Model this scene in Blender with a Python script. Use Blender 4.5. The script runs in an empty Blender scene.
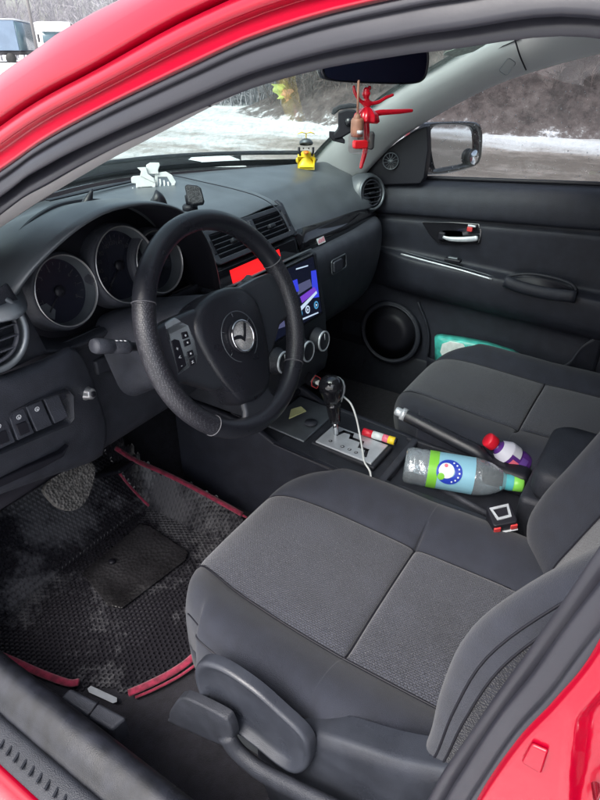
import bpy, bmesh, math, random
from mathutils import Vector, Matrix, noise
random.seed(7)
PI = math.pi
scene = bpy.context.scene
COL = scene.collection
V = Vector

# ------------------------------------------------------------------ camera
YAW, PITCH, FPX = math.radians(57.5), math.radians(30.7), 590.0
CAM = V((-1.0478, -0.5734, 1.2852))
c_f = V((math.sin(YAW)*math.cos(PITCH), math.cos(YAW)*math.cos(PITCH), -math.sin(PITCH)))
c_r = V((math.cos(YAW), -math.sin(YAW), 0))
c_u = c_r.cross(c_f)
cd = bpy.data.cameras.new('camera'); cam = bpy.data.objects.new('camera', cd); COL.objects.link(cam)
cam.matrix_world = Matrix(((c_r.x, c_u.x, -c_f.x, CAM.x), (c_r.y, c_u.y, -c_f.y, CAM.y), (c_r.z, c_u.z, -c_f.z, CAM.z), (0, 0, 0, 1)))
cd.sensor_fit = 'VERTICAL'; cd.angle = 2*math.atan(400/FPX)
cd.clip_start = 0.02; cd.clip_end = 2000
scene.camera = cam
# ------------------------------------------------------------------ world, sun, exposure
world = bpy.data.worlds.new('World'); scene.world = world; world.use_nodes = True
wn, wl = world.node_tree.nodes, world.node_tree.links
bg = wn['Background']
sky = wn.new('ShaderNodeTexSky'); sky.sky_type = 'NISHITA'; sky.sun_disc = False
sky.sun_elevation = math.radians(50); sky.sun_rotation = math.radians(282)
sky.air_density = 1.0; sky.dust_density = 4.0
hs = wn.new('ShaderNodeHueSaturation'); hs.inputs['Saturation'].default_value = 0.55; hs.inputs['Value'].default_value = 1.0
wl.new(sky.outputs[0], hs.inputs['Color']); wl.new(hs.outputs[0], bg.inputs['Color'])
bg.inputs['Strength'].default_value = 0.15
sd = bpy.data.lights.new('sun', 'SUN'); sd.energy = 1.0; sd.angle = math.radians(35); sd.color = (1, 0.985, 0.96)
sun = bpy.data.objects.new('sun', sd); COL.objects.link(sun)
az, el = math.radians(282), math.radians(50)      # from the left front of the car
sdir = V((math.sin(az)*math.cos(el), math.cos(az)*math.cos(el), math.sin(el)))
sun.rotation_euler = sdir.to_track_quat('Z', 'Y').to_euler()
vs = scene.view_settings
scene.display_settings.display_device = 'sRGB'
vs.view_transform = 'Standard'; vs.look = 'None'; vs.gamma = 1; vs.use_curve_mapping = False
vs.exposure = 1.5

# ------------------------------------------------------------------ measuring helpers (photo pixel of 600x800 + a real plane -> point)
def ray(px, py): return c_f + c_r*((px-300)/FPX) - c_u*((py-400)/FPX)
def at(px, py, x=None, y=None, z=None):
    v = ray(px, py)
    t = (x-CAM.x)/v.x if x is not None else (y-CAM.y)/v.y if y is not None else (z-CAM.z)/v.z
    return CAM + v*t
def atp(px, py, O, N):
    v = ray(px, py); return CAM + v*((O-CAM).dot(N)/v.dot(N))

# ------------------------------------------------------------------ materials
def mat(name, col, rough=0.5, metal=0.0, bump=None, coat=0.0, spec=0.5, alpha=None, sheen=0.0, emit=None, es=1.0, trans=0.0, var=None, rvar=None):
    m = bpy.data.materials.new(name); m.use_nodes = True
    n, l = m.node_tree.nodes, m.node_tree.links
    p = n['Principled BSDF']
    p.inputs['Base Color'].default_value = (*col, 1); p.inputs['Roughness'].default_value = rough
    p.inputs['Metallic'].default_value = metal; p.inputs['Coat Weight'].default_value = coat
    p.inputs['Coat Roughness'].default_value = 0.04
    p.inputs['Specular IOR Level'].default_value = spec
    p.inputs['Sheen Weight'].default_value = sheen
    p.inputs['Transmission Weight'].default_value = trans
    if emit: p.inputs['Emission Color'].default_value = (*emit, 1); p.inputs['Emission Strength'].default_value = es
    tc = n.new('ShaderNodeTexCoord')
    if var:      # (scale, amount) value variation of the base colour: wear and dust
        nt = n.new('ShaderNodeTexNoise'); nt.inputs['Scale'].default_value = var[0]; nt.inputs['Detail'].default_value = 6
        l.new(tc.outputs['Object'], nt.inputs['Vector'])
        r = n.new('ShaderNodeValToRGB'); r.color_ramp.elements[0].position = .35; r.color_ramp.elements[1].position = .68
        a = var[1]
        r.color_ramp.elements[0].color = (*[c*(1-a) for c in col], 1); r.color_ramp.elements[1].color = (*[min(1, c*(1+a)) for c in col], 1)
        l.new(nt.outputs['Fac'], r.inputs[0]); l.new(r.outputs[0], p.inputs['Base Color'])
    if rvar:     # (scale, lo, hi)
        nt = n.new('ShaderNodeTexNoise'); nt.inputs['Scale'].default_value = rvar[0]; nt.inputs['Detail'].default_value = 5
        l.new(tc.outputs['Object'], nt.inputs['Vector'])
        r = n.new('ShaderNodeMapRange'); r.inputs[1].default_value = .35; r.inputs[2].default_value = .65
        r.inputs[3].default_value = rvar[1]; r.inputs[4].default_value = rvar[2]
        l.new(nt.outputs['Fac'], r.inputs[0]); l.new(r.outputs[0], p.inputs['Roughness'])
    if bump:     # (kind, scale, strength, distance)
        k, s, st, di = bump
        b = n.new('ShaderNodeBump'); b.inputs['Strength'].default_value = st; b.inputs['Distance'].default_value = di
        if k == 'noise':
            t = n.new('ShaderNodeTexNoise'); t.inputs['Scale'].default_value = s; t.inputs['Detail'].default_value = 4; o = t.outputs['Fac']
        else:
            t = n.new('ShaderNodeTexVoronoi'); t.inputs['Scale'].default_value = s; o = t.outputs['Distance']
        l.new(tc.outputs['Object'], t.inputs['Vector']); l.new(o, b.inputs['Height']); l.new(b.outputs[0], p.inputs['Normal'])
    return m

def math_node(n, l, op, a, b=None, clamp=False):
    m = n.new('ShaderNodeMath'); m.operation = op; m.use_clamp = clamp
    for i, v in enumerate((a, b)):
        if v is None: continue
        if isinstance(v, (int, float)): m.inputs[i].default_value = v
        else: l.new(v, m.inputs[i])
    return m.outputs[0]

M = {}
M['pad']     = mat('dash_pad', (.085, .096, .108), .36, spec=.9, bump=('voronoi', 900, .25, .0006), var=(14, .12), rvar=(9, .32, .42))
M['plastic'] = mat('dark_plastic', (.021, .023, .030), .46, spec=.4, bump=('voronoi', 700, .5, .0010), var=(40, .18), rvar=(7, .42, .56))
M['plastic2'] = mat('lower_plastic', (.037, .040, .051), .46, spec=.45, bump=('voronoi', 700, .5, .0010), var=(35, .18), rvar=(9, .42, .56))
M['door']    = mat('door_plastic', (.018, .020, .029), .48, spec=.4, bump=('voronoi', 700, .5, .0010), var=(30, .18), rvar=(6, .45, .58))
M['black']   = mat('black_plastic', (.010, .010, .015), .5, spec=.35, bump=('noise', 500, .1, .0004))
M['gloss']   = mat('piano_black', (.012, .012, .015), .12, coat=.4, bump=('noise', 60, .03, .0004))
M['leather'] = mat('smooth_leather', (.014, .015, .020), .32, bump=('voronoi', 700, .35, .0005), rvar=(25, .24, .40))
M['silver']  = mat('silver_plastic', (.55, .58, .61), .35, .35, var=(40, .1), bump=('noise', 300, .08, .0003))
M['gunmetal'] = mat('grey_metallic_plastic', (.13, .145, .16), .38, .5, var=(40, .1), bump=('noise', 300, .08, .0003))
M['bezel']   = mat('bezel_silver', (.5, .5, .5), .3, .7)
M['chrome']  = mat('chrome', (.75, .76, .78), .12, 1.0, rvar=(60, .08, .25))
M['gauge']   = mat('gauge_glass', (.012, .013, .022), .2)
M['paint']   = mat('red_car_paint', (.29, .0, .014), .30, spec=.2, coat=.5, var=(6, .05), bump=('noise', 3, .04, .003))
M['seal']    = mat('rubber_seal', (.019, .019, .026), .36, bump=('noise', 400, .12, .0004), rvar=(14, .34, .5))
M['headliner'] = mat('light_trim', (.40, .39, .39), .75, bump=('noise', 700, .25, .0005), var=(5, .05))
M['pillar']  = mat('pillar_trim', (.44, .46, .46), .55, bump=('voronoi', 1000, .15, .0005), var=(6, .04))
M['roofcloth'] = mat('grey_headliner_cloth', (.30, .30, .33), .85, bump=('noise', 900, .3, .0006), sheen=.2)
M['side_cloth'] = mat('plain_seat_cloth', (.014, .0165, .027), .85, sheen=.14, bump=('noise', 900, .8, .0010), var=(30, .18))
M['panel_cloth'] = mat('backrest_side_cloth', (.010, .011, .018), .9, sheen=.12, bump=('voronoi', 420, 1.0, .0016), var=(60, .35))
M['carpet']  = mat('carpet', (.014, .013, .020), .95, sheen=.08, bump=('noise', 700, 1.0, .003), var=(60, .35))
M['red_edge'] = mat('red_cloth_edging', (.26, .014, .045), .85, bump=('noise', 900, .8, .001), sheen=.3, var=(90, .4))
M['white']   = mat('white_plastic', (.78, .79, .76), .4, var=(80, .05))
M['yellow']  = mat('yellow_vinyl', (.85, .62, .03), .35)
M['orange']  = mat('orange_vinyl', (.85, .22, .02), .4)
M['redacr']  = mat('red_gloss_acrylic', (.55, .008, .022), .2, coat=.5)
M['wood']    = mat('pinkish_wood', (.32, .15, .10), .5, bump=('noise', 300, .2, .0004), var=(60, .2))
M['redcap']  = mat('red_cap', (.65, .012, .03), .35)
M['greencap'] = mat('green_cap', (.22, .62, .08), .35)
M['teal']    = mat('teal_film', (.06, .42, .36), .3, var=(30, .3), bump=('noise', 60, .5, .004))
M['film']    = mat('white_film', (.72, .78, .76), .3, var=(40, .15), bump=('noise', 60, .5, .004))
M['lblue']   = mat('label_light_blue', (.25, .50, .62), .35)
M['blue']    = mat('label_blue', (.02, .05, .42), .35)
M['lgreen']  = mat('label_green', (.20, .55, .05), .35)
M['purple']  = mat('label_purple', (.13, .06, .30), .35)
M['pale']    = mat('label_pale', (.6, .6, .68), .35)
M['pink']    = mat('label_pink', (.75, .15, .22), .35)
M['print']   = mat('white_print', (.62, .64, .66), .5)
M['redbtn']  = mat('red_button', (.60, .05, .05), .35)
M['liquid']  = mat('red_liquid', (.75, .02, .03), .1)
M['disp']    = mat('red_display', (.3, .0, .0), .3, emit=(1, .012, .015), es=.48)
M['scr']     = mat('screen_black', (.004, .004, .006), .12, emit=(.006, .008, .02), es=.34)
M['scr_blue'] = mat('screen_blue', (.01, .01, .02), .2, emit=(.04, .06, .75), es=.34)
M['scr_purple'] = mat('screen_purple', (.01, .01, .02), .2, emit=(.20, .06, .65), es=.32)
M['scr_grey'] = mat('screen_grey', (.01, .01, .02), .2, emit=(.12, .13, .26), es=.25)
M['scr_white'] = mat('screen_white', (.01, .01, .02), .2, emit=(.6, .75, .95), es=.34)
M['scr_cyan'] = mat('screen_cyan', (.01, .01, .02), .2, emit=(.08, .35, .65), es=.34)
M['mirror_dark'] = mat('dark_reflection_glass', (.006, .008, .018), .10, spec=.25)  # dark cabin reflection painted into the glass colour
M['mirror']  = mat('mirror_glass', (.72, .75, .76), .03, 1.0)
M['bark']    = mat('frosty_hazed_bark', (.30, .29, .31), .9, var=(3, .3))  # pale grey carries frost plus distance haze painted in
M['twig']    = mat('brown_twigs', (.13, .10, .092), .9, var=(3, .7))
M['rub']     = mat('tyre_rubber', (.02, .02, .02), .7)
M['tarp']    = mat('blue_grey_tarpaulin', (.16, .22, .30), .6, var=(.6, .15))
M['truckw']  = mat('white_truck_paint', (.72, .73, .73), .4)
M['truckg']  = mat('truck_windscreen', (.10, .16, .19), .2)
M['truckd']  = mat('truck_dark', (.06, .055, .06), .6)
M['hivis']   = mat('yellow_green_cloth', (.42, .50, .14), .7)
M['hiorange'] = mat('orange_cloth', (.50, .24, .16), .7)
M['pole']    = mat('weathered_pole', (.16, .15, .15), .8)
M['frostpl'] = mat('cowl_plastic', (.012, .012, .014), .95, spec=.05, bump=('noise', 60, .4, .003))

def fabric():     # knitted seat cloth: short dark dashes in rows on charcoal grey
    m = bpy.data.materials.new('knitted_seat_cloth'); m.use_nodes = True
    n, l = m.node_tree.nodes, m.node_tree.links; p = n['Principled BSDF']
    tc = n.new('ShaderNodeTexCoord'); mp = n.new('ShaderNodeMapping'); l.new(tc.outputs['UV'], mp.inputs[0])
    br = n.new('ShaderNodeTexBrick'); br.offset = .5
    br.inputs['Scale'].default_value = 1; br.inputs['Brick Width'].default_value = .0056; br.inputs['Row Height'].default_value = .0034
    br.inputs['Mortar Size'].default_value = .0009; br.inputs['Mortar Smooth'].default_value = .4; br.inputs['Bias'].default_value = 0
    br.inputs['Color1'].default_value = (.050, .054, .074, 1); br.inputs['Color2'].default_value = (.040, .044, .060, 1); br.inputs['Mortar'].default_value = (.013, .014, .021, 1)
    nz = n.new('ShaderNodeTexNoise'); nz.inputs['Scale'].default_value = 260; l.new(tc.outputs['Object'], nz.inputs['Vector'])
    ad = n.new('ShaderNodeVectorMath'); ad.operation = 'SCALE'; ad.inputs[3].default_value = .0034; l.new(nz.outputs['Color'], ad.inputs[0])
    ad2 = n.new('ShaderNodeVectorMath'); ad2.operation = 'ADD'; l.new(mp.outputs[0], ad2.inputs[0]); l.new(ad.outputs[0], ad2.inputs[1])
    l.new(ad2.outputs[0], br.inputs['Vector'])
    nb = n.new('ShaderNodeTexNoise'); nb.inputs['Scale'].default_value = 9; nb.inputs['Detail'].default_value = 6; l.new(tc.outputs['Object'], nb.inputs['Vector'])
    mr = n.new('ShaderNodeMapRange'); mr.inputs[1].default_value = .3; mr.inputs[2].default_value = .7; mr.inputs[3].default_value = .8; mr.inputs[4].default_value = 1.25
    l.new(nb.outputs['Fac'], mr.inputs[0])
    mx = n.new('ShaderNodeMix'); mx.data_type = 'RGBA'; mx.blend_type = 'MULTIPLY'; mx.inputs[0].default_value = 1
    l.new(br.outputs['Color'], mx.inputs[6]); l.new(mr.outputs[0], mx.inputs[7])
    l.new(mx.outputs[2], p.inputs['Base Color'])
    p.inputs['Roughness'].default_value = .9; p.inputs['Sheen Weight'].default_value = .35
    b = n.new('ShaderNodeBump'); b.inputs['Strength'].default_value = .8; b.inputs['Distance'].default_value = .001; b.invert = True
    l.new(br.outputs['Fac'], b.inputs['Height']); l.new(b.outputs[0], p.inputs['Normal'])
    return m
M['fabric'] = fabric()

def perf():       # perforated leather: small pits
    m = bpy.data.materials.new('perforated_leather'); m.use_nodes = True
    n, l = m.node_tree.nodes, m.node_tree.links; p = n['Principled BSDF']
    tc = n.new('ShaderNodeTexCoord')
    vo = n.new('ShaderNodeTexVoronoi'); vo.inputs['Scale'].default_value = 400; vo.inputs['Randomness'].default_value = .4
    l.new(tc.outputs['Object'], vo.inputs['Vector'])
    r = n.new('ShaderNodeValToRGB'); r.color_ramp.elements[0].position = .22; r.color_ramp.elements[1].position = .36
    r.color_ramp.elements[0].color = (.07, .07, .08, 1); r.color_ramp.elements[1].color = (.018, .018, .023, 1)
    l.new(vo.outputs['Distance'], r.inputs[0]); l.new(r.outputs[0], p.inputs['Base Color'])
    p.inputs['Roughness'].default_value = .38
    b = n.new('ShaderNodeBump'); b.inputs['Strength'].default_value = .5; b.inputs['Distance'].default_value = .0007
    l.new(vo.outputs['Distance'], b.inputs['Height']); l.new(b.outputs[0], p.inputs['Normal'])
    return m
M['perf'] = perf()

def glass_mat(name, tint, dirt_haze=0.0):
    m = bpy.data.materials.new(name); m.use_nodes = True
    n, l = m.node_tree.nodes, m.node_tree.links; n.remove(n['Principled BSDF']); out = n['Material Output']
    t = n.new('ShaderNodeBsdfTransparent'); t.inputs[0].default_value = (*tint, 1)
    g = n.new('ShaderNodeBsdfGlossy'); g.inputs['Roughness'].default_value = .02; g.inputs[0].default_value = (1, 1, 1, 1)
    f = n.new('ShaderNodeLayerWeight'); f.inputs[0].default_value = .5
    fp = math_node(n, l, 'ADD', math_node(n, l, 'MULTIPLY', math_node(n, l, 'POWER', f.outputs['Facing'], 5.0), .55), .025)
    mx = n.new('ShaderNodeMixShader'); l.new(fp, mx.inputs[0]); l.new(t.outputs[0], mx.inputs[1]); l.new(g.outputs[0], mx.inputs[2])
    last = mx.outputs[0]
    if dirt_haze:     # dried spray on the pane, thickened to paint in a whitish haze
        d = n.new('ShaderNodeBsdfDiffuse'); d.inputs[0].default_value = (.62, .66, .65, 1)
        tc = n.new('ShaderNodeTexCoord'); nz = n.new('ShaderNodeTexNoise'); nz.inputs['Scale'].default_value = 90; nz.inputs['Detail'].default_value = 8
        l.new(tc.outputs['Object'], nz.inputs['Vector'])
        mr = n.new('ShaderNodeMapRange'); mr.inputs[1].default_value = .48; mr.inputs[2].default_value = .72; mr.inputs[3].default_value = dirt_haze*.3; mr.inputs[4].default_value = dirt_haze
        l.new(nz.outputs['Fac'], mr.inputs[0])
        m2 = n.new('ShaderNodeMixShader'); l.new(mr.outputs[0], m2.inputs[0]); l.new(last, m2.inputs[1]); l.new(d.outputs[0], m2.inputs[2]); last = m2.outputs[0]
    l.new(last, out.inputs[0])
    return m
M['wglass'] = glass_mat('windscreen_glass', (.84, .91, .90), .20)
M['sglass'] = glass_mat('side_glass', (.70, .72, .74), .08)
M['drop']   = mat('whitened_droplet', (.85, .87, .9), .25)  # white stands in for light refracted by the drops
def pet():
    m = bpy.data.materials.new('clear_bottle_plastic'); m.use_nodes = True
    n, l = m.node_tree.nodes, m.node_tree.links; n.remove(n['Principled BSDF']); out = n['Material Output']
    t = n.new('ShaderNodeBsdfTransparent'); t.inputs[0].default_value = (.93, .96, .98, 1)
    g = n.new('ShaderNodeBsdfGlossy'); g.inputs['Roughness'].default_value = .06; g.inputs[0].default_value = (1, 1, 1, 1)
    tc = n.new('ShaderNodeTexCoord'); vo = n.new('ShaderNodeTexNoise'); vo.inputs['Scale'].default_value = 55; vo.inputs['Detail'].default_value = 3; l.new(tc.outputs['Object'], vo.inputs['Vector'])
    b = n.new('ShaderNodeBump'); b.inputs['Strength'].default_value = 1; b.inputs['Distance'].default_value = .006; l.new(vo.outputs['Fac'], b.inputs['Height']); l.new(b.outputs[0], g.inputs['Normal'])
    f = n.new('ShaderNodeLayerWeight'); f.inputs[0].default_value = .5
    fp = math_node(n, l, 'ADD', math_node(n, l, 'MULTIPLY', math_node(n, l, 'POWER', f.outputs['Facing'], 2.5), .5), .16)
    mx = n.new('ShaderNodeMixShader'); l.new(fp, mx.inputs[0]); l.new(t.outputs[0], mx.inputs[1]); l.new(g.outputs[0], mx.inputs[2])
    d = n.new('ShaderNodeBsdfDiffuse'); d.inputs[0].default_value = (.78, .88, .93, 1); m3 = n.new('ShaderNodeMixShader'); m3.inputs[0].default_value = .17; l.new(mx.outputs[0], m3.inputs[1]); l.new(d.outputs[0], m3.inputs[2]); l.new(m3.outputs[0], out.inputs[0])
    return m
M['petw'] = pet()
M['perfume'] = glass_mat('clear_perfume_glass', (.95, .9, .9))
M['sticker'] = mat('pale_green_sticker', (.42, .52, .46), .6, var=(120, .2))

# ------------------------------------------------------------------ object helpers
def offs(o):
    v = V((0, 0, 0))
    while o is not None: v = v + o.location; o = o.parent
    return v
def obj(name, vf, m, parent=None, smooth=True, bevel=0, seg=2, solid=0, soff=-1, sub=0, label=None, fm=None, uv=None):
    verts, faces = vf
    off = offs(parent)
    if parent is None:                      # origin at the thing's base
        xs = [v[0] for v in verts]; ys = [v[1] for v in verts]; zs = [v[2] for v in verts]
        off = V(((min(xs)+max(xs))/2, (min(ys)+max(ys))/2, min(zs)))
    me = bpy.data.meshes.new(name); me.from_pydata([tuple(V(v)-off) for v in verts], [], faces)
    ms = m if isinstance(m, (list, tuple)) else [m]
    for k in ms: me.materials.append(M[k] if isinstance(k, str) else k)
    if fm: 
        for i, p in enumerate(me.polygons): p.material_index = fm[i]
    if uv:
        ul = me.uv_layers.new()
        for lp in me.loops: ul.data[lp.index].uv = uv[lp.vertex_index]
    me.validate(); me.update()
    if smooth:
        for p in me.polygons: p.use_smooth = True
    o = bpy.data.objects.new(name, me); COL.objects.link(o)
    if parent is not None: o.parent = parent
    else: o.location = off
    if solid:
        s = o.modifiers.new('s', 'SOLIDIFY'); s.thickness = solid; s.offset = soff
    if bevel:
        b = o.modifiers.new('b', 'BEVEL'); b.width = bevel; b.segments = seg; b.limit_method = 'ANGLE'; b.angle_limit = math.radians(35)
    if sub:
        s = o.modifiers.new('u', 'SUBSURF'); s.levels = sub; s.render_levels = sub
    if (bevel or solid) and smooth:
        w = o.modifiers.new('w', 'WEIGHTED_NORMAL'); w.keep_sharp = False
    if label: o['label'] = label
    return o
def empty(name, loc, label, cat, group=None):
    o = bpy.data.objects.new(name, None); COL.objects.link(o); o.location = loc; o.empty_display_size = .05
    o['label'] = label; o['category'] = cat
    if group: o['group'] = group
    return o
def tag(o, label=None, cat=None, group=None, kind=None):
    if label: o['label'] = label
    if cat: o['category'] = cat
    if group: o['group'] = group
    if kind: o['kind'] = kind
    return o
def join(*L):
    vs_, fs = [], []
    for v, f in L:
        k = len(vs_); vs_ += list(v); fs += [tuple(i+k for i in q) for q in f]
    return vs_, fs
def cr(P, n, closed=False):               # catmull-rom through tuples of any dimension
    P = [tuple(p) for p in P]; N = len(P); out = []
    segs = N if closed else N-1
    for i in range(segs):
        g = (lambda k: P[k % N]) if closed else (lambda k: P[max(0, min(N-1, k))])
        p0, p1, p2, p3 = g(i-1), g(i), g(i+1), g(i+2)
        if not closed:
            if i == 0: p0 = tuple(2*a-b for a, b in zip(p1, p2))
            if i == N-2: p3 = tuple(2*a-b for a, b in zip(p2, p1))
        for j in range(n):
            t = j/n
            out.append(tuple(.5*((2*b)+(-a+c)*t+(2*a-5*b+4*c-d)*t*t+(-a+3*b-3*c+d)*t**3) for a, b, c, d in zip(p0, p1, p2, p3)))
    if not closed: out.append(P[-1])
    return out
def lin(P, n):
    out = []
    for i in range(len(P)-1):
        for j in range(n): out.append(tuple(a+(b-a)*j/n for a, b in zip(P[i], P[i+1])))
    out.append(tuple(P[-1])); return out
def grid(R, cu=False, cv=False, flip=False):  # rows of points
    nr, nc = len(R), len(R[0]); v = [p for r in R for p in r]; f = []
    for i in range(nr if cu else nr-1):
        for j in range(nc if cv else nc-1):
            a, b, c, d = i*nc+j, i*nc+(j+1) % nc, ((i+1) % nr)*nc+(j+1) % nc, ((i+1) % nr)*nc+j
            f.append((a, d, c, b) if flip else (a, b, c, d))
    return v, f
def surf(C, nu=6, nv=6):                   # control net rows -> smooth dense grid rows
    R = [cr(r, nv) for r in C]
    cols = [cr([R[i][j] for i in range(len(R))], nu) for j in range(len(R[0]))]
    return [[cols[j][i] for j in range(len(cols))] for i in range(len(cols[0]))]
def tube(path, r, n=12, closed=False, up=V((0, 0, 1)), ell=(1, 1), caps=True):
    P = [V(p) for p in path]; N = len(P); rr = r if isinstance(r, (list, tuple)) else [r]*N
    R = []; prev = None
    for i in range(N):
        t = (P[(i+1) % N]-P[i-1]) if closed else (P[min(N-1, i+1)]-P[max(0, i-1)])
        t.normalize()
        if prev is None:
            s = t.cross(up)
            if s.length < 1e-3: s = t.cross(V((1, 0, 0)))
        else: s = prev - t*prev.dot(t)
        s.normalize(); prev = s.copy(); w = s.cross(t)
        R.append([tuple(P[i]+(s*math.cos(2*PI*k/n)*ell[0]+w*math.sin(2*PI*k/n)*ell[1])*rr[i]) for k in range(n)])
    v, f = grid(R, cu=closed, cv=True)
    if caps and not closed:
        f.append(tuple(range(n))[::-1]); f.append(tuple(range((N-1)*n, N*n)))
    return v, f
def basis(N, X=V((1, 0, 0))):
    N = N.normalized(); A = (X-N*X.dot(N)).normalized(); B = N.cross(A); return A, B, N
def lathe(prof, O, axis, n=32, X=V((1, 0, 0)), sx=1, sy=1, caps=True):      # prof: (r, h)
    A, B, N = basis(V(axis), X); O = V(O)
    R = [[tuple(O+N*h+(A*math.cos(2*PI*k/n)*sx+B*math.sin(2*PI*k/n)*sy)*r) for k in range(n)] for r, h in prof]
    v, f = grid(R, cv=True)
    if caps:
        f.append(tuple(range(n))[::-1]); f.append(tuple(range((len(prof)-1)*n, len(prof)*n)))
    return v, f
def box(c, s, A=V((1, 0, 0)), B=V((0, 1, 0)), N=None):
    c = V(c); A = V(A).normalized(); B = V(B); B = (B-A*B.dot(A)).normalized(); N = A.cross(B)
    v = [tuple(c+A*i*s[0]/2+B*j*s[1]/2+N*k*s[2]/2) for i in (-1, 1) for j in (-1, 1) for k in (-1, 1)]
    return v, [(0, 1, 3, 2), (4, 6, 7, 5), (0, 4, 5, 1), (2, 3, 7, 6), (0, 2, 6, 4), (1, 5, 7, 3)]
def prism(P, d):                            # closed outline of 3D points pushed by vector d
    P = [V(p) for p in P]; d = V(d); n = len(P)
    v = [tuple(p) for p in P]+[tuple(p+d) for p in P]
    nn = V((0, 0, 0))
    for i in range(n): nn += (P[i]-P[0]).cross(P[(i+1) % n]-P[0])
    fw = nn.dot(d) > 0
    f = [tuple(range(n)), tuple(range(n, 2*n))[::-1]] + [(i, i+n, (i+1) % n+n, (i+1) % n) for i in range(n)]
    if fw: f = [q[::-1] for q in f]
    return v, f
def plate(P2, O, A, B, t):                  # 2D outline in the frame A,B, thickness t along A x B
    A = V(A).normalized(); B = V(B).normalized(); O = V(O)
    return prism([O+A*a+B*b for a, b in P2], A.cross(B)*t)
def rrect(w, h, r, n=5, cx=0, cy=0):
    out = []
    for sx, sy, a0 in ((1, 1, 0), (-1, 1, 90), (-1, -1, 180), (1, -1, 270)):
        for k in range(n+1):
            a = math.radians(a0+90*k/n); out.append((cx+sx*(w/2-r)+r*math.cos(a), cy+sy*(h/2-r)+r*math.sin(a)))
    return out
def circ(r, n=24, cx=0, cy=0, sx=1, sy=1): return [(cx+sx*r*math.cos(2*PI*k/n), cy+sy*r*math.sin(2*PI*k/n)) for k in range(n)]
def ring(P2o, P2i, O, A, B, t):             # plate with a hole (same point count)
    A = V(A).normalized(); B = V(B).normalized(); O = V(O); N = A.cross(B)*t
    w = lambda p, d=0: tuple(O+A*p[0]+B*p[1]+N*d)
    R = [[w(p) for p in P2o], [w(p, 1) for p in P2o], [w(p, 1) for p in P2i], [w(p) for p in P2i]]
    return grid(R, cu=True, cv=True, flip=True)
def glyphs(s, O, A, B, size):
    cu = bpy.data.curves.new('t', 'FONT'); cu.body = s; cu.size = size; cu.extrude = .0002; cu.align_x = 'CENTER'; cu.align_y = 'CENTER'; cu.resolution_u = 3
    t = bpy.data.objects.new('tmp', cu); COL.objects.link(t)
    dg = bpy.context.evaluated_depsgraph_get(); me = bpy.data.meshes.new_from_object(t.evaluated_get(dg)); bpy.data.objects.remove(t)
    N = A.cross(B); return [tuple(O+A*v.co.x+B*v.co.y+N*v.co.z) for v in me.vertices], [tuple(p.vertices) for p in me.polygons]
def textobj(name, s, O, A, B, size, m, parent, depth=.0004, align='CENTER'):
    cu = bpy.data.curves.new(name, 'FONT'); cu.body = s; cu.size = size; cu.extrude = depth; cu.align_x = align; cu.align_y = 'CENTER'
    t = bpy.data.objects.new('tmp', cu); COL.objects.link(t)
    dg = bpy.context.evaluated_depsgraph_get(); me = bpy.data.meshes.new_from_object(t.evaluated_get(dg))
    bpy.data.objects.remove(t)
    A = V(A).normalized(); B = V(B).normalized(); N = A.cross(B); O = V(O)
    vf = ([tuple(O+A*v.co.x+B*v.co.y+N*v.co.z) for v in me.vertices], [tuple(p.vertices) for p in me.polygons])
    return obj(name, vf, m, parent, smooth=False)

# ================================================================== THE SETTING
def snow_mat():
    m = bpy.data.materials.new('trodden_snow'); m.use_nodes = True
    n, l = m.node_tree.nodes, m.node_tree.links; p = n['Principled BSDF']
    tc = n.new('ShaderNodeTexCoord'); mp = n.new('ShaderNodeMapping'); mp.inputs['Scale'].default_value = (1.1, .10, 1); l.new(tc.outputs['Object'], mp.inputs[0])
    a = n.new('ShaderNodeTexNoise'); a.inputs['Scale'].default_value = 1.0; a.inputs['Detail'].default_value = 5; a.inputs['Roughness'].default_value = .6; l.new(mp.outputs[0], a.inputs['Vector'])
    b = n.new('ShaderNodeTexNoise'); b.inputs['Scale'].default_value = 2.4; b.inputs['Detail'].default_value = 10; b.inputs['Roughness'].default_value = .7; l.new(tc.outputs['Object'], b.inputs['Vector'])
    # wheel lane: slush between x = 3 and x = 10
    sx = n.new('ShaderNodeSeparateXYZ'); l.new(tc.outputs['Object'], sx.inputs[0])
    wv = math_node(n, l, 'ABSOLUTE', math_node(n, l, 'SUBTRACT', sx.outputs[0], 5.8))
    lane = n.new('ShaderNodeMapRange'); lane.inputs[1].default_value = 2.0; lane.inputs[2].default_value = 4.2; lane.inputs[3].default_value = .30; lane.inputs[4].default_value = -.02; l.new(wv, lane.inputs[0])
    s = math_node(n, l, 'ADD', math_node(n, l, 'MULTIPLY', a.outputs['Fac'], .55), math_node(n, l, 'MULTIPLY', b.outputs['Fac'], .45))
    fa = n.new('ShaderNodeMapRange'); fa.inputs[1].default_value = 1.5; fa.inputs[2].default_value = 6.5; fa.inputs[3].default_value = 1.0; fa.inputs[4].default_value = .28; l.new(sx.outputs[1], fa.inputs[0])
    s = math_node(n, l, 'ADD', s, math_node(n, l, 'MULTIPLY', lane.outputs[0], fa.outputs[0]))
    r = n.new('ShaderNodeValToRGB'); e = r.color_ramp.elements
    e[0].position = .42; e[0].color = (.80, .82, .83, 1); e[1].position = .80; e[1].color = (.15, .125, .105, 1)
    k = e.new(.56); k.color = (.60, .60, .59, 1); k = e.new(.67); k.color = (.32, .28, .25, 1)
    l.new(s, r.inputs[0]); l.new(r.outputs[0], p.inputs['Base Color']); p.inputs['Roughness'].default_value = .75
    bm = n.new('ShaderNodeBump'); bm.inputs['Strength'].default_value = .8; bm.inputs['Distance'].default_value = .12
    l.new(s, bm.inputs['Height']); l.new(bm.outputs[0], p.inputs['Normal'])
    return m
M['snow'] = snow_mat()
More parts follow.
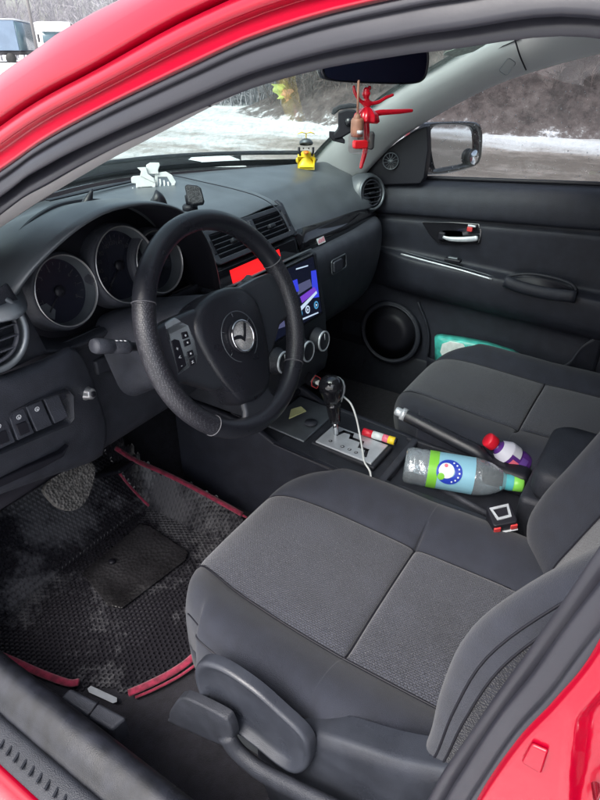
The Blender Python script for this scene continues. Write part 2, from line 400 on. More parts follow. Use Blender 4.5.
def bank_mat():
    m = bpy.data.materials.new('bank_earth_and_snow'); m.use_nodes = True
    n, l = m.node_tree.nodes, m.node_tree.links; p = n['Principled BSDF']
    tc = n.new('ShaderNodeTexCoord')
    b = n.new('ShaderNodeTexNoise'); b.inputs['Scale'].default_value = 2.6; b.inputs['Detail'].default_value = 12; b.inputs['Roughness'].default_value = .82; l.new(tc.outputs['Object'], b.inputs['Vector'])
    sx = n.new('ShaderNodeSeparateXYZ'); l.new(tc.outputs['Object'], sx.inputs[0])
    h = n.new('ShaderNodeMapRange'); h.inputs[1].default_value = .05; h.inputs[2].default_value = .55; h.inputs[3].default_value = .18; h.inputs[4].default_value = -.10; l.new(sx.outputs[2], h.inputs[0])
    s = math_node(n, l, 'ADD', b.outputs['Fac'], h.outputs[0])
    r = n.new('ShaderNodeValToRGB'); e = r.color_ramp.elements
    e[0].position = .34; e[0].color = (.030, .022, .021, 1); e[1].position = .64; e[1].color = (.78, .80, .82, 1); k = e.new(.46); k.color = (.085, .066, .062, 1); k = e.new(.54); k.color = (.12, .10, .095, 1); k = e.new(.575); k.color = (.30, .29, .29, 1)
    l.new(s, r.inputs[0]); l.new(r.outputs[0], p.inputs['Base Color']); p.inputs['Roughness'].default_value = .9
    return m
M['bank'] = bank_mat()
def lines(): 
    a = [-900, -500, -250, -120, -60, -35]; a += [-24+i*.6 for i in range(100)]; a += [40, 60, 90, 130, 200, 350, 600, 900]; return a
gx, gy = lines(), lines()
def gz(x, y):
    r = math.hypot(x, y)
    z = .05*noise.noise(V((x*.5, y*.22, 0)))+.03*noise.noise(V((x*1.6, y*.9, 3)))
    z -= .05*math.exp(-((x-5.2)/.35)**2)+.05*math.exp(-((x-6.9)/.4)**2)
    z += .25*max(0, min(1, (r-22)/20))*(.5+.5*noise.noise(V((x*.06, y*.06, 9))))
    if abs(x) < 1.3 and abs(y) < 2.6: z = min(z, 0)-.02
    return z
tag(obj('ground', grid([[(x, y, gz(x, y)) for x in gx] for y in gy], flip=False), 'snow'), kind='structure')
# bank with thicket beyond the road
def bz(u, y):      # u across from road
    h = 2.9*(1-math.exp(-(u/1.7)**1.6)) + .25*noise.noise(V((u*.8, y*.5, 1))) + .18*noise.noise(V((u*2.2, y*1.8, 4)))
    return h
ys = [-38+i*.5 for i in range(96)]
us = [i*.35 for i in range(24)]
bx = lambda y: 10.2 + .6*noise.noise(V((0, y*.12, 2))) + max(0, (y-4))*.06
bank = obj('embankment', grid([[(bx(y)+u, y, -.1+bz(u, y)*max(.02, 1-max(0, y-4)/6)) for u in us] for y in ys], flip=True), 'bank')
tag(bank, kind='structure')
def twigs(n, pos, hmin, hmax, r0, seed, spread=.5, sub=5):
    rnd = random.Random(seed); vs_, fs = [], []
    def stick(a, b, r1, r2):
        d = (b-a); 
        if d.length < 1e-4: return
        s = d.cross(V((rnd.uniform(-1, 1), rnd.uniform(-1, 1), .1))); 
        if s.length < 1e-5: return
        s.normalize(); w = d.normalized().cross(s); k = len(vs_)
        for q, r in ((a, r1), (b, r2)):
            for j in range(3):
                an = 2*PI*j/3; vs_.append(tuple(q+(s*math.cos(an)+w*math.sin(an))*r))
        for j in range(3): fs.append((k+j, k+(j+1) % 3, k+3+(j+1) % 3, k+3+j))
    for i in range(n):
        p = V(pos(rnd)); h = rnd.uniform(hmin, hmax); q = p; dirn = V((rnd.uniform(-.3, .3), rnd.uniform(-.3, .3), 1))
        for s in range(3):
            q2 = q+dirn*h/3+V((rnd.uniform(-.1, .1), rnd.uniform(-.1, .1), 0))*h
            stick(q, q2, r0*(1-s*.3), r0*(.7-s*.25))
            for t in range(sub):
                a = q.lerp(q2, rnd.random()); b = a+V((rnd.uniform(-1, 1), rnd.uniform(-1, 1), rnd.uniform(.1, .9)))*h*spread*.35
                stick(a, b, r0*.4, r0*.2)
            q = q2
    return vs_, fs
def pth(r):
    y = r.uniform(-13, 8.5) if r.random() < .8 else r.uniform(-36, -13); u = r.uniform(.9, 6.5); return (bx(y)+u, y, -.1+bz(u, y)*max(.02, 1-max(0, y-4)/6)-.1)
tag(obj('thicket', twigs(4200, pth, .6, 1.6, .011, 3, .8, 8), 'twig', smooth=False), 'tangled bare brown bushes covering the bank across the road', 'thicket', kind='stuff')
def pth2(r):
    y = r.uniform(7, 15); return (12.5+r.uniform(0, 6), y, 0)
tag(obj('frosty_scrub', twigs(1500, pth2, 1.2, 3.0, .018, 5, .6, 7), 'bark', smooth=False), 'pale frosted scrub behind the snow seen through the windscreen', 'scrub', kind='stuff')

# bare trees far beyond the field
def tree_mesh(seed, H):
    rnd = random.Random(seed); trunk, crown = [], []
    P = [V((0, 0, 0))]
    for i in range(7): P.append(P[-1]+V((rnd.uniform(-.05, .05)*H/7, rnd.uniform(-.05, .05)*H/7, H*.8/7)))
    tr = tube(P, [H*.017*(1-.11*i) for i in range(8)], 6)
    vs_, fs = [], []
    def br(a, d, ln, r, lv):
        k = 3; q = a; pts = [a]
        for i in range(k):
            d = (d+V((rnd.uniform(-.3, .3), rnd.uniform(-.3, .3), rnd.uniform(-.05, .3)))).normalized(); q = q+d*ln/k; pts.append(q)
        v, f = tube(pts, [r*(1-.22*i) for i in range(k+1)], 3, caps=False); o = len(vs_); vs_.extend(v); fs.extend(tuple(i+o for i in t) for t in f)
        if lv:
            for i in range(5 if lv > 1 else 6):
                j = rnd.randint(1, k); br(pts[j], (d+V((rnd.uniform(-.9, .9), rnd.uniform(-.9, .9), rnd.uniform(-.1, .6)))).normalized(), ln*rnd.uniform(.4, .65), r*.5, lv-1)
    for i in range(13):
        t = rnd.uniform(.25, 1); j = min(6, int(t*7)); an = rnd.uniform(0, 2*PI)
        br(P[j].lerp(P[j+1], rnd.random()), V((math.cos(an)*.8, math.sin(an)*.8, .75)).normalized(), H*(.34-.16*t), H*.006, 2)
    return tr, (vs_, fs)
protos = []
for s, H in ((1, 8), (2, 9.5), (3, 7)):
    protos.append((s, H, tree_mesh(s, H)))
tree_src = {}
rnd = random.Random(11)
def place_tree(k, x, y, sc, label):
    s, H, (tr, crn) = protos[k]
    if k not in tree_src:
        r = empty('bare_tree', (0, 0, 0), label, 'tree', 'bare trees beyond the snowy yard')
        obj('trunk', tr, 'bark', r); obj('crown', crn, 'bark', r, smooth=False); tree_src[k] = r
    else:
        r = tree_src[k].copy(); COL.objects.link(r)
        for ch in list(tree_src[k].children):
            c = ch.copy(); COL.objects.link(c); c.parent = r
        r['label'] = label
    r.location = (x, y, 0); r.rotation_euler = (0, 0, rnd.uniform(0, 6.28)); r.scale = (sc, sc, sc)
def dirpt(px, dist): v = ray(px, 50); v.z = 0; v.normalize(); return CAM.x+v.x*dist, CAM.y+v.y*dist
for i in range(60):
    px = -45+i*2.9+rnd.uniform(-2, 2); x, y = dirpt(px, rnd.uniform(82, 125))
    place_tree(i % 3, x, y, rnd.uniform(.75, 1.25), 'bare frosty tree in the row behind the two parked trucks')
for i in range(26):
    px = 235+i*5.4+rnd.uniform(-3, 3); x, y = dirpt(px, rnd.uniform(34, 60))
    place_tree(i % 3, x, y, rnd.uniform(.6, .95), 'bare frosty tree beyond the scrub seen through the windscreen')
# utility pole
x, y = dirpt(37, 72)
pl = empty('utility_pole', (x, y, 0), 'thin dark pole standing between the two parked trucks', 'pole')
obj('post', tube([(x, y, 0), (x, y, 10)], [.17, .11], 10), 'pole', pl)
obj('crossarm', box((x, y, 9.3), (2.0, .12, .12), c_r, V((0, 0, 1)).cross(c_r)), 'pole', pl)

# trucks
fw = V((c_f.x, c_f.y, 0)).normalized()
def truck_local(px, dist, ang):
    x, y = dirpt(px, dist); v = V((x-CAM.x, y-CAM.y, 0)).normalized()
    A = v.cross(V((0, 0, 1))).normalized()      # to the right in the picture
    A = Matrix.Rotation(ang, 3, 'Z') @ A; B = V((0, 0, 1)).cross(A)
    return V((x, y, 0)), A, B
def T(O, A, B, c, s): return box(O+A*c[0]+B*c[1]+V((0, 0, c[2])), s, A, B)
O, A, B = truck_local(2, 78, math.radians(-12))
t = empty('box_trailer', O, 'blue-grey tarpaulin trailer at the far left edge of the yard', 'trailer')
obj('cargo_box', T(O, A, B, (-1.4, 4, 2.55), (6.4, 9, 2.7)), 'tarp', t, bevel=.06)
obj('rear_panel', T(O, A, B, (1.86, 4, 2.5), (.12, 8.9, 2.5)), 'truckg', t)
obj('roof_tarpaulin', T(O, A, B, (-1.4, 4, 3.96), (6.6, 9.1, .12)), 'truckw', t, label='snow covered tarpaulin roof')
obj('chassis', T(O, A, B, (-1.4, 4, 1.0), (6.2, 8.6, .4)), 'truckd', t)
for a in (-3.6, -2.2, .8):
    obj('wheel', lathe([(.1, -.15), (.5, -.15), (.52, 0), (.5, .15), (.1, .15)], O+A*a+B*-.4+V((0, 0, .5)), B, 20), 'rub', t)
O, A, B = truck_local(59, 78, math.radians(18))
t = empty('white_truck', O, 'white truck cab with a brownish box behind it, beside the pole', 'truck')
obj('cab', plate([(-2.0, 0), (-2.0, 1.15), (-1.93, 3.0), (-1.6, 3.15), (1.3, 3.15), (1.3, 0)], O+V((0, 0, .65))+B*1.2, A, V((0, 0, 1)), 2.4), 'truckw', t, bevel=.12, seg=3)
obj('windscreen', plate([(-1.85, 1.25), (-1.8, 2.2), (1.1, 2.2), (1.15, 1.25)], O+V((0, 0, .65))+B*-1.2, A, V((0, 0, 1)), .05), 'truckg', t)
obj('grille', T(O, A, B, (-.35, -1.23, 1.2), (1.7, .06, .6)), 'truckd', t)
obj('sun_visor', T(O, A, B, (-.35, -1.3, 2.98), (3.0, .25, .1)), 'truckw', t)
obj('bumper', T(O, A, B, (-.35, -1.25, .68), (3.0, .2, .4)), 'truckw', t, bevel=.04)
obj('cargo_box', T(O, A, B, (3.9, 2.5, 2.35), (5, 2.6, 2.6)), 'truckd', t, bevel=.05)
obj('wheel', lathe([(.1, -.15), (.5, -.15), (.5, .15), (.1, .15)], O+A*-1.2+B*-1.0+V((0, 0, .5)), B, 20), 'rub', t)
obj('wheel', lathe([(.1, -.15), (.5, -.15), (.5, .15), (.1, .15)], O+A*4.6+B*1.0+V((0, 0, .5)), B, 20), 'rub', t)
for sx_ in (-2.25, 1.55): obj('wing_mirror', T(O, A, B, (sx_, -1.2, 2.3), (.2, .12, .7)), 'truckd', t, bevel=.03)

# two upright strips, yellow-green and orange, seen through the windscreen
p0 = at(281, 106, z=.0); 
def ribbon(name, px0, py0, px1, py1, m, lab):
    D = 15.0; v0 = ray(px0, py0); v1 = ray(px1, py1)
    a = CAM+v0*(D/V((v0.x, v0.y)).length); b = CAM+v1*(D/V((v1.x, v1.y)).length)
    e = empty(name, V((b.x, b.y, 0)), lab, 'marker')
    obj('stake', tube([(b.x, b.y, -.02), (b.x, b.y, max(b.z, .2))], .02, 8), 'pole', e)
    w = c_r*.14; path = [a.lerp(b, k/6)+c_r*.05*math.sin(k*1.7) for k in range(7)]
    obj('ribbon', grid([[tuple(p-w*(1-.1*i)), tuple(p+fw*.04*math.sin(i*2)), tuple(p+w*(1-.1*i))] for i, p in enumerate(path)]), m, e, solid=.01)
ribbon('coloured_strip', 277, 84, 281, 99, 'hivis', 'yellow-green strip hanging in the snowy yard')
ribbon('coloured_strip', 286, 89, 288, 103, 'hiorange', 'orange strip beside the yellow-green one')

# ================================================================== THE CAR
car = empty('car', (0, 0, 0), 'red hatchback seen into its dark grey cabin through the open driver side', 'car')
def mir(vf): v, f = vf; return [(-p[0], p[1], p[2]) for p in v], [tuple(q[::-1]) for q in f]
def T3(a, b, t): return tuple(p+(q-p)*t for p, q in zip(a, b))

# ---------------- roof frame round the open door (driver side)
def pts(px, x): return [tuple(at(a, b, x=x)) for a, b in px]
R0 = [(-.68, .80, .90), (-.64, .62, .99), (-.60, .33, 1.14)] + pts([(4, 80), (55, 42), (110, 7)], -.60) + [(-.585, -.30, 1.365), (-.58, -.55, 1.385), (-.58, -.80, 1.385)]
R1 = [(-.775, .76, .88), (-.74, .58, .95), (-.69, .30, 1.10)] + pts([(0, 118), (100, 60), (200, 5)], -.665) + [(-.665, -.36, 1.333), (-.67, -.58, 1.338), (-.68, -.80, 1.33)]
R3 = [(-.765, .70, .86), (-.735, .50, .93), (-.70, .22, 1.09)] + pts([(0, 171), (45, 140), (100, 110), (150, 85.5), (195, 64), (240, 43), (285, 27), (330, 13.5), (388, 0), (460, -14), (600, -32)], -.68) + [(-.685, -.62, 1.302), (-.70, -.80, 1.29)]
def resample(P, n):
    D = cr(P, 12); L = [0]
    for a, b in zip(D, D[1:]): L.append(L[-1]+(V(b)-V(a)).length)
    out = []; j = 0
    for i in range(n):
        s = L[-1]*i/(n-1)
        while j < len(D)-2 and L[j+1] < s: j += 1
        out.append(T3(D[j], D[j+1], min(1, (s-L[j])/max(1e-9, L[j+1]-L[j]))))
    return out
n = 70
r0, r1, r3 = resample(R0, n), resample(R1, n), resample(R3, n)
def off(P, d): return [tuple(V(p)+V(d)) for p in P]
def mixr(a, b, t, d=(0, 0, 0)): return [tuple(V(T3(p, q, t))+V(d)) for p, q in zip(a, b)]
rows = [off(r0, (.10, 0, -.012)), off(r0, (.03, 0, .002)), r0, mixr(r0, r1, .35, (-.012, 0, .006)), mixr(r0, r1, .75, (-.012, 0, .005)), mixr(r0, r1, .95, (-.004, 0, .0)), r1,
        mixr(r1, r3, .05, (.012, 0, 0)), mixr(r1, r3, .16, (.014, 0, 0)), mixr(r1, r3, .22, (0, 0, 0)), mixr(r1, r3, .40, (-.003, 0, 0)), mixr(r1, r3, .50, (-.004, 0, 0)),
        mixr(r1, r3, .54, (.003, 0, 0)), mixr(r1, r3, .62, (.006, 0, .0)), mixr(r1, r3, .92, (.004, 0, 0)), r3, off(r3, (.03, 0, .006))]
obj('door_frame', grid(rows, flip=True), 'paint', car, solid=.002, soff=1)
# bright weld ridge highlights
for k, rr in ((.20, r1), (.52, r1)):
    pass
obj('door_frame', tube(mixr(r1, r3, .515, (-.004, 0, 0)), .0012, 6, caps=False), 'paint', car)

# ---------------- weatherstrip round the opening
So = [(-.775, .60, .50), (-.76, .585, .72), (-.735, .50, .935), (-.70, .22, 1.09)] + pts([(0, 171), (45, 140), (100, 110), (150, 85.5), (195, 64), (240, 43), (285, 27), (330, 13.5), (388, 0), (460, -14), (600, -32)], -.68) + \
     [(-.685, -.60, 1.297), (-.70, -.648, 1.24), (-.738, -.632, 1.10)] + pts([(600, 647), (558, 701), (519, 743), (480, 800)], -.757) + [(-.77, -.545, .63), (-.80, -.49, .50), (-.815, -.42, .43)]
Si = [(-.74, .565, .50), (-.725, .55, .70), (-.70, .46, .90), (-.67, .20, 1.045)] + pts([(0, 210), (55, 176), (112, 140), (160, 116), (205, 92), (250, 73), (292, 59), (335, 48), (388, 39), (433, 33), (600, 13)], -.655) + \
     [(-.655, -.556, 1.284), (-.672, -.612, 1.21), (-.70, -.605, 1.09)] + pts([(600, 582), (564, 629), (510, 704), (459, 767)], -.72) + [(-.735, -.515, .60), (-.765, -.46, .49), (-.785, -.39, .43)]
n = 110
D1, D2 = cr(So, 6), cr(Si, 6)
rows = []
prof = [(0, -.0), (.01, .004), (.07, .006), (.10, -.001), (.14, .006), (.20, .015), (.30, .018), (.40, .013), (.46, .002), (.49, -.006), (.53, -.006), (.57, .002), (.62, .014), (.72, .019), (.84, .016), (.94, .007), (1, 0), (1.0, -.012)]
for t, h in prof:
    row = []
    for i, (a, b) in enumerate(zip(D1, D2)):
        a, b = V(a), V(b); tg = (V(D1[min(len(D1)-1, i+1)])-V(D1[max(0, i-1)])).normalized()
        w = (b-a).normalized(); nn = tg.cross(w).normalized()
        if nn.x > 0: nn = -nn
        row.append(tuple(a.lerp(b, t)+nn*h))
    rows.append(row)
obj('weatherstrip', grid(rows), 'seal', car)

# ---------------- inside trim of the driver windscreen pillar and roof rail
G0 = [(-.70, .46, .92), (-.67, .22, 1.04)] + pts([(0, 212), (62, 174), (112, 142), (150, 123), (195, 99), (240, 78), (285, 63), (340, 49), (400, 41)], -.65) + [(-.645, -.50, 1.305), (-.65, -.7, 1.30)]
G1 = [(-.66, .52, .93), (-.62, .28, 1.04)] + pts([(0, 227), (42, 200), (100, 165), (147, 140), (208, 108), (240, 92), (285, 74), (340, 55), (400, 36)], -.60) + [(-.57, -.45, 1.325), (-.57, -.7, 1.34)]
g0, g1 = resample(G0, 50), resample(G1, 50)
obj('pillar_trim', grid([off(g0, (-.012, 0, .01)), g0, mixr(g0, g1, .3, (.0, 0, -.003)), mixr(g0, g1, .75, (0, 0, -.003)), g1, off(g1, (.0, .012, .012)), off(g1, (.0, .03, .02))]), 'headliner', car, solid=.002, soff=1, label='light grey cloth-covered pillar trim on the driver side')
jt = at(208, 108, x=-.60); jb = at(205, 94, x=-.65)
a_, b_ = at(210.5, 103.5, x=-.604), at(206.5, 96.5, x=-.651)
obj('trim_joint', tube([a_-V((0, 0, .002)), a_.lerp(b_, .5)-V((0, 0, .004)), b_-V((0, 0, .001))], .0010, 6), 'black', car)

# ---------------- windscreen, black frit line along its edges
def wb(x): return V((x, .735-.80*x*x, .992-.04*x*x))
def wt(x): return V((x*.90, -.06-.20*x*x, 1.366-.12*x*x))
def wp_(x, t): 
    p = wb(x).lerp(wt(x), t); return p+V((0, .06, .10)).normalized()*.045*math.sin(PI*t)*(1-.3*abs(x))
ws = []
for i in range(15):
    t = i/14; ws.append([tuple(wp_(-.64+1.28*j/24, t)) for j in range(25)])
obj('windscreen', grid(ws, flip=True), 'wglass', car, solid=.004)
fr = [wp_(.64, t/14)-V((0, .008, .008)) for t in range(15)]
obj('windscreen_edge', grid([[tuple(p+V((-.022, 0, .0))) for p in fr], [tuple(p+V((.012, 0, -.002))) for p in fr]]), 'black', car, solid=.002, label='black band along the passenger edge of the windscreen')
fr = [wp_(-.64, t/14)-V((0, .008, .008)) for t in range(15)]
obj('windscreen_edge', grid([[tuple(p+V((-.012, 0, 0))) for p in fr], [tuple(p+V((.022, 0, -.002))) for p in fr]]), 'black', car, solid=.002)
bt = [wb(-.64+1.28*j/24) for j in range(25)]
obj('windscreen_edge', grid([[tuple(p+V((0, -.010, .004))) for p in bt], [tuple(p+V((0, -.034, .020))) for p in bt]]), 'black', car, solid=.002)
# stickers at the top passenger corner of the glass
def onws(px, py, x0=.5):
    # intersect the pixel ray with the windscreen
    v = ray(px, py); lo, best = None, None
    for k in range(400):
        P = CAM+v*(.6+k*.005)
        x = P.x
        for _ in range(3):
            pass
        # windscreen height at this x,y
        bb, tt = wb(max(-.7, min(.7, x))), wt(max(-.7, min(.7, x/.92)))
        t = (P.y-bb.y)/(tt.y-bb.y); 
        if 0 <= t <= 1:
            q = wp_(max(-.7, min(.7, x/(1-.1*t))), t)
            d = abs(q.z-P.z)
            if best is None or d < best[0]: best = (d, P)
    return best[1]
wn_ = V((0, .38, .86)).normalized()
for q in ([(442, 45), (470, 36), (487, 35), (470, 45), (452, 50), (440, 48)], [(420, 42), (431, 37), (440, 37), (430, 43), (421, 45)]):
    P = [onws(a, b)-V((0, .01, .014)) for a, b in q]
    obj('sticker', prism(P, wn_*.0006), 'sticker', car, smooth=False)

# cowl outside the glass, with wipers
cw = surf([[(x, .70-.80*x*x+.0, .965) for x in (-.72, -.55, -.42, 0, .42, .55, .72)], [(x, .78-.64*x*x, .985-.02*abs(x)) for x in (-.72, -.55, -.42, 0, .42, .55, .72)], [(x, .90-.38*x*x, 1.0-.25*max(0, abs(x)-.42)) for x in (-.72, -.55, -.42, 0, .42, .55, .72)], [(x, .93-.38*x*x, .90) for x in (-.72, -.55, -.42, 0, .42, .55, .72)]], 5, 6)
obj('cowl', grid(cw), 'frostpl', car, solid=.006)
sn = [[(x, .80-.78*x*x+dy, .985+h+.012*noise.noise(V((x*14, dy*30, 0)))) for x in [(.40+.10*i/30) for i in range(31)]] for dy, h in ((-.01, -.02), (.03, .006), (.07, .014), (.11, .012), (.16, -.03))]
tag(obj('snow_on_cowl', grid(sn), 'snow'), 'lumpy snow lying on the cowl below the windscreen', 'snow', kind='stuff')
wpth = [wb(x)+V((0, .03, .035)) for x in (.62, .45, .25, .05)]
obj('wiper', tube(cr([tuple(p) for p in wpth], 8), .006, 8), 'black', car)
wpth = [wb(x)+V((0, .05, .03)) for x in (.0, -.2, -.4, -.56)]
obj('wiper', tube(cr([tuple(p) for p in wpth], 8), .007, 8), 'black', car)

# ---------------- headliner and roof
hl = [[(x, -.075-.20*(x/.6)**2, 1.352-.03*(x/.6)**2) for x in (-.57, -.3, 0, .3, .57)], [(x, -.5, 1.372-.05*(x/.6)**2) for x in (-.58, -.3, 0, .3, .58)], [(x, -1.1, 1.36-.05*(x/.6)**2) for x in (-.58, -.3, 0, .3, .58)], [(x, -1.9, 1.27-.05*(x/.6)**2) for x in (-.56, -.3, 0, .3, .56)]]
obj('headliner', grid(surf(hl, 5, 5)), 'roofcloth', car, solid=.004)
rf = [[(x, -.06-.20*(x/.6)**2, 1.395-.04*(x/.6)**2) for x in (-.60, -.3, 0, .3, .60)], [(x, -.5, 1.425-.05*(x/.6)**2) for x in (-.60, -.3, 0, .3, .60)], [(x, -1.1, 1.415-.05*(x/.6)**2) for x in (-.60, -.3, 0, .3, .60)], [(x, -1.9, 1.32-.05*(x/.6)**2) for x in (-.60, -.3, 0, .3, .60)]]
obj('roof', grid(surf(rf, 5, 5), flip=True), 'paint', car, solid=.004)

# ---------------- passenger pillar trim
PLp = [(.655, .44, .955), (.60, .40, 1.02)] + [tuple(at(a, b, x=x)) for a, b, x in ((322, 153, .60), (345, 131, .595), (380, 104, .58), (400, 90, .575), (430, 74, .57), (465, 54, .565), (503, 33, .56))] + [(.555, -.16, 1.345), (.55, -.45, 1.36), (.55, -.8, 1.36)]
PLp = PLp[2:]; PLp = [(.615, .455, .955)] + PLp
PRp = [tuple(at(360, 184, x=.655))] + [tuple(at(a, b, x=x)) for a, b, x in ((364, 175, .655), (379, 158, .66), (400, 138, .66), (433, 117, .655), (483, 90, .65), (530, 72, .65), (600, 53, .65))] + [(.65, -.45, 1.30), (.65, -.8, 1.305)]
pa, pb = resample(PLp, 60), resample(PRp, 60)
obj('pillar_trim', grid([off(pa, (.01, .015, .01)), pa, mixr(pa, pb, .08, (-.012, -.006, -.004)), mixr(pa, pb, .3, (-.022, -.012, -.006)), mixr(pa, pb, .6, (-.022, -.012, -.006)), mixr(pa, pb, .88, (-.012, -.006, -.004)), pb, off(pb, (.02, 0, .012))], flip=True), 'pillar', car, solid=.002, soff=1, label='pale grey pillar trim on the passenger side')
obj('windscreen_edge', grid([off(pa, (-.016, .006, .010)), off(pa, (-.006, .004, .004)), off(pa, (.012, .008, .004))], flip=True), 'black', car, solid=.002, label='black band along the passenger edge of the windscreen')
# joint between pillar trim and roof side trim, airbag badge
J = [at(a, b, x=x) for a, b, x in ((513, 33, .530), (516, 43, .540), (520, 56, .560), (526, 70, .600))]
obj('trim_joint', tube(cr([tuple(p) for p in J], 6), .0018, 6), 'black', car)
bc = at(507, 66, x=.585); nb = (V((-.8, -.5, -.35))).normalized(); A, B, N = basis(nb)
obj('pillar_badge', ring(rrect(.026, .034, .006), rrect(.0235, .0315, .005), bc+nb*.004, A, B, .0012), 'gunmetal', car)

# ---------------- door of the passenger side
ysd = [.36, .25, .1, -.05, -.2, -.4, -.6, -.8]
zb = lambda y: .950-.062*y
zg = lambda y: .8545-.054*y
zc = lambda y: .725+.043*y
def doorrow(fx): return [fx(y) for y in ysd]
arm = lambda y: max(0, min(1, (.25-y)/.15))
net = [doorrow(lambda y: (.745, y, zb(y)+.004)), doorrow(lambda y: (.715, y, zb(y)+.002)), doorrow(lambda y: (.69, y, zb(y)-.008)), doorrow(lambda y: (.672, y, zb(y)-.035)), doorrow(lambda y: (.668, y, zb(y)-.07)),
       doorrow(lambda y: (.674, y, zg(y)+.006)), doorrow(lambda y: (.692, y, zg(y)+.001)), doorrow(lambda y: (.690, y, zg(y)-.008)), doorrow(lambda y: (.682, y, zg(y)-.018)), doorrow(lambda y: (.684, y, zg(y)-.05)), doorrow(lambda y: (.690, y, zc(y)+.035)),
       doorrow(lambda y: (.690, y, zc(y)+.006)), doorrow(lambda y: (.685-.028*arm(y), y, zc(y)+.001)), doorrow(lambda y: (.678-.036*arm(y), y, zc(y)-.008)), doorrow(lambda y: (.680-.036*arm(y), y, zc(y)-.05)), doorrow(lambda y: (.688-.036*arm(y), y, zc(y)-.09)),
       doorrow(lambda y: (.694-.02*arm(y), y, zc(y)-.12)), doorrow(lambda y: (.70, y, zc(y)-.135)), doorrow(lambda y: (.705, y, .50)), doorrow(lambda y: (.705, y, .40)), doorrow(lambda y: (.71, y, .28))]
pdoor = obj('front_door', grid(surf(net, 4, 5), flip=False), 'door', car, solid=.004, soff=1, label='front passenger door with its dark inner panel')
# window ledge strip and glass
obj('window_seal', tube([(.738, y, zb(y)+.010) for y in (.30, .1, -.1, -.3, -.5, -.8)], .006, 8), 'black', pdoor)
pb_ = [p for p in pb if p[1] < .23]
gl = []
for i in range(13):
    t = i/12; gl.append([T3((.742, p[1]+(.01), zb(p[1])+.005), (p[0]+.02, p[1], p[2]+.02), t) for p in pb_])
win = obj('window', grid(gl), 'sglass', pdoor, solid=.004)
# droplets on the outside of the window, their refracted light painted as white
rnd = random.Random(5); dv = []
for k in range(420):
    t = rnd.random()**.8; p = pb_[rnd.randrange(len(pb_)-1)]; y = p[1]+rnd.uniform(-.01, .01)
    P = V(T3((.744, y, zb(y)+.005), (p[0]+.022, y, p[2]+.02), t)); r = rnd.choice((.0006, .0008, .0009, .0012, .0016))
    dv.append(lathe([(0.0001, r*.6), (r*.7, r*.4), (r, 0)], P, V((1, 0, .15)), 6, V((0, 1, 0))))
tag(obj('droplets', join(*dv), 'drop', win), kind='stuff')
# sail panel with small tweeter
sp = [at(a, b, x=.672) for a, b in ((358, 186), (360, 173), (378, 157), (398, 141), (415, 130), (427, 126), (428, 150), (424, 178), (420, 184))]
obj('sail_panel', prism(sp, (.03, 0, 0)), 'black', pdoor, bevel=.004, smooth=True)
tc_ = at(391, 161, x=.668); ax = V((-1, -.25, .05)).normalized(); A, B, N = basis(ax, V((0, 1, 0)))
tw = obj('tweeter', lathe([(.001, .002), (.020, .002), (.022, .005), (.0245, .005), (.025, 0)], tc_, ax, 32), 'black', pdoor)
obj('tweeter_ring', lathe([(.0215, .0045), (.022, .0065), (.0235, .0065), (.024, .0045)], tc_, ax, 32, caps=False), 'gunmetal', tw)
for k in range(6):
    a = k*PI/6+.3; obj('tweeter_rib', tube([tc_+N*.0055+(A*math.cos(a)+B*math.sin(a))*-.021, tc_+N*.0055+(A*math.cos(a)+B*math.sin(a))*.021], .0009, 5), 'gunmetal', tw)
# inner handle in its recess
hc = at(453, 235, x=.680)
HR = [at(a, b, x=.682) for a, b in ((422, 222), (452, 222), (479, 224), (482, 232), (480, 244), (455, 245), (438, 243), (430, 235))]
inn = [V(p).lerp(hc, .14) for p in HR]
R_ = [[tuple(p+V((-.0015, 0, 0))) for p in HR], [tuple(p+V((-.0025, 0, 0))) for p in [V(a).lerp(b, .5) for a, b in zip(HR, inn)]], [tuple(p+V((-.0005, 0, 0))) for p in inn], [tuple(p+V((-.0004, 0, 0))) for p in [q.lerp(hc, .6) for q in inn]]]
v, f = grid(R_, cv=True, flip=True); k = len(v)-len(HR); f.append(tuple(range(k, k+len(HR))))
hr = obj('handle_recess', (v, f), 'gloss', pdoor, solid=.001)
hp = [at(a, b, x=.668) for a, b in ((443, 237), (450, 239), (462, 239.5), (472, 239), (478, 238))]
obj('inner_handle', tube(cr([tuple(p) for p in hp], 5), [.004, .0045, .005, .0055, .006, .0065, .007, .007, .0075, .0075, .0075, .0078, .008, .008, .008, .008, .008, .008, .008, .007, .005], 12, ell=(.6, 1)), 'silver', hr)
obj('handle_pivot', box(at(442, 236, x=.674), (.012, .02, .022)), 'black', hr, bevel=.003)
obj('lock_button', box(at(470, 229, x=.674), (.010, .016, .014)), 'redbtn', hr, bevel=.002)
obj('lock_button', box(at(472, 226, x=.673), (.008, .024, .006)), 'silver', hr, bevel=.002)
# chrome strip on the arm rest
ch = [at(a, b, x=x) for a, b, x in ((401, 254, .664), (430, 262, .650), (460, 270, .644), (492, 279.5, .642))]
obj('chrome_strip', tube(cr([tuple(p) for p in ch], 8), .0020, 8, ell=(1, 1.4)), 'silver', pdoor)
ch2 = [p+V((.010, 0, .006)) for p in ch]
obj('chrome_strip', tube(cr([tuple(p) for p in ch2], 8), .0010, 8), 'gunmetal', pdoor)
ws_ = at(453, 260, x=.664)
sw = obj('window_switch', box(ws_, (.02, .05, .010), V((1, 0, .1)), V((0, 1, 0))), 'black', pdoor, bevel=.003)
obj('switch_rocker', box(ws_+V((0, 0, .006)), (.012, .03, .006)), 'gunmetal', sw, bevel=.002)
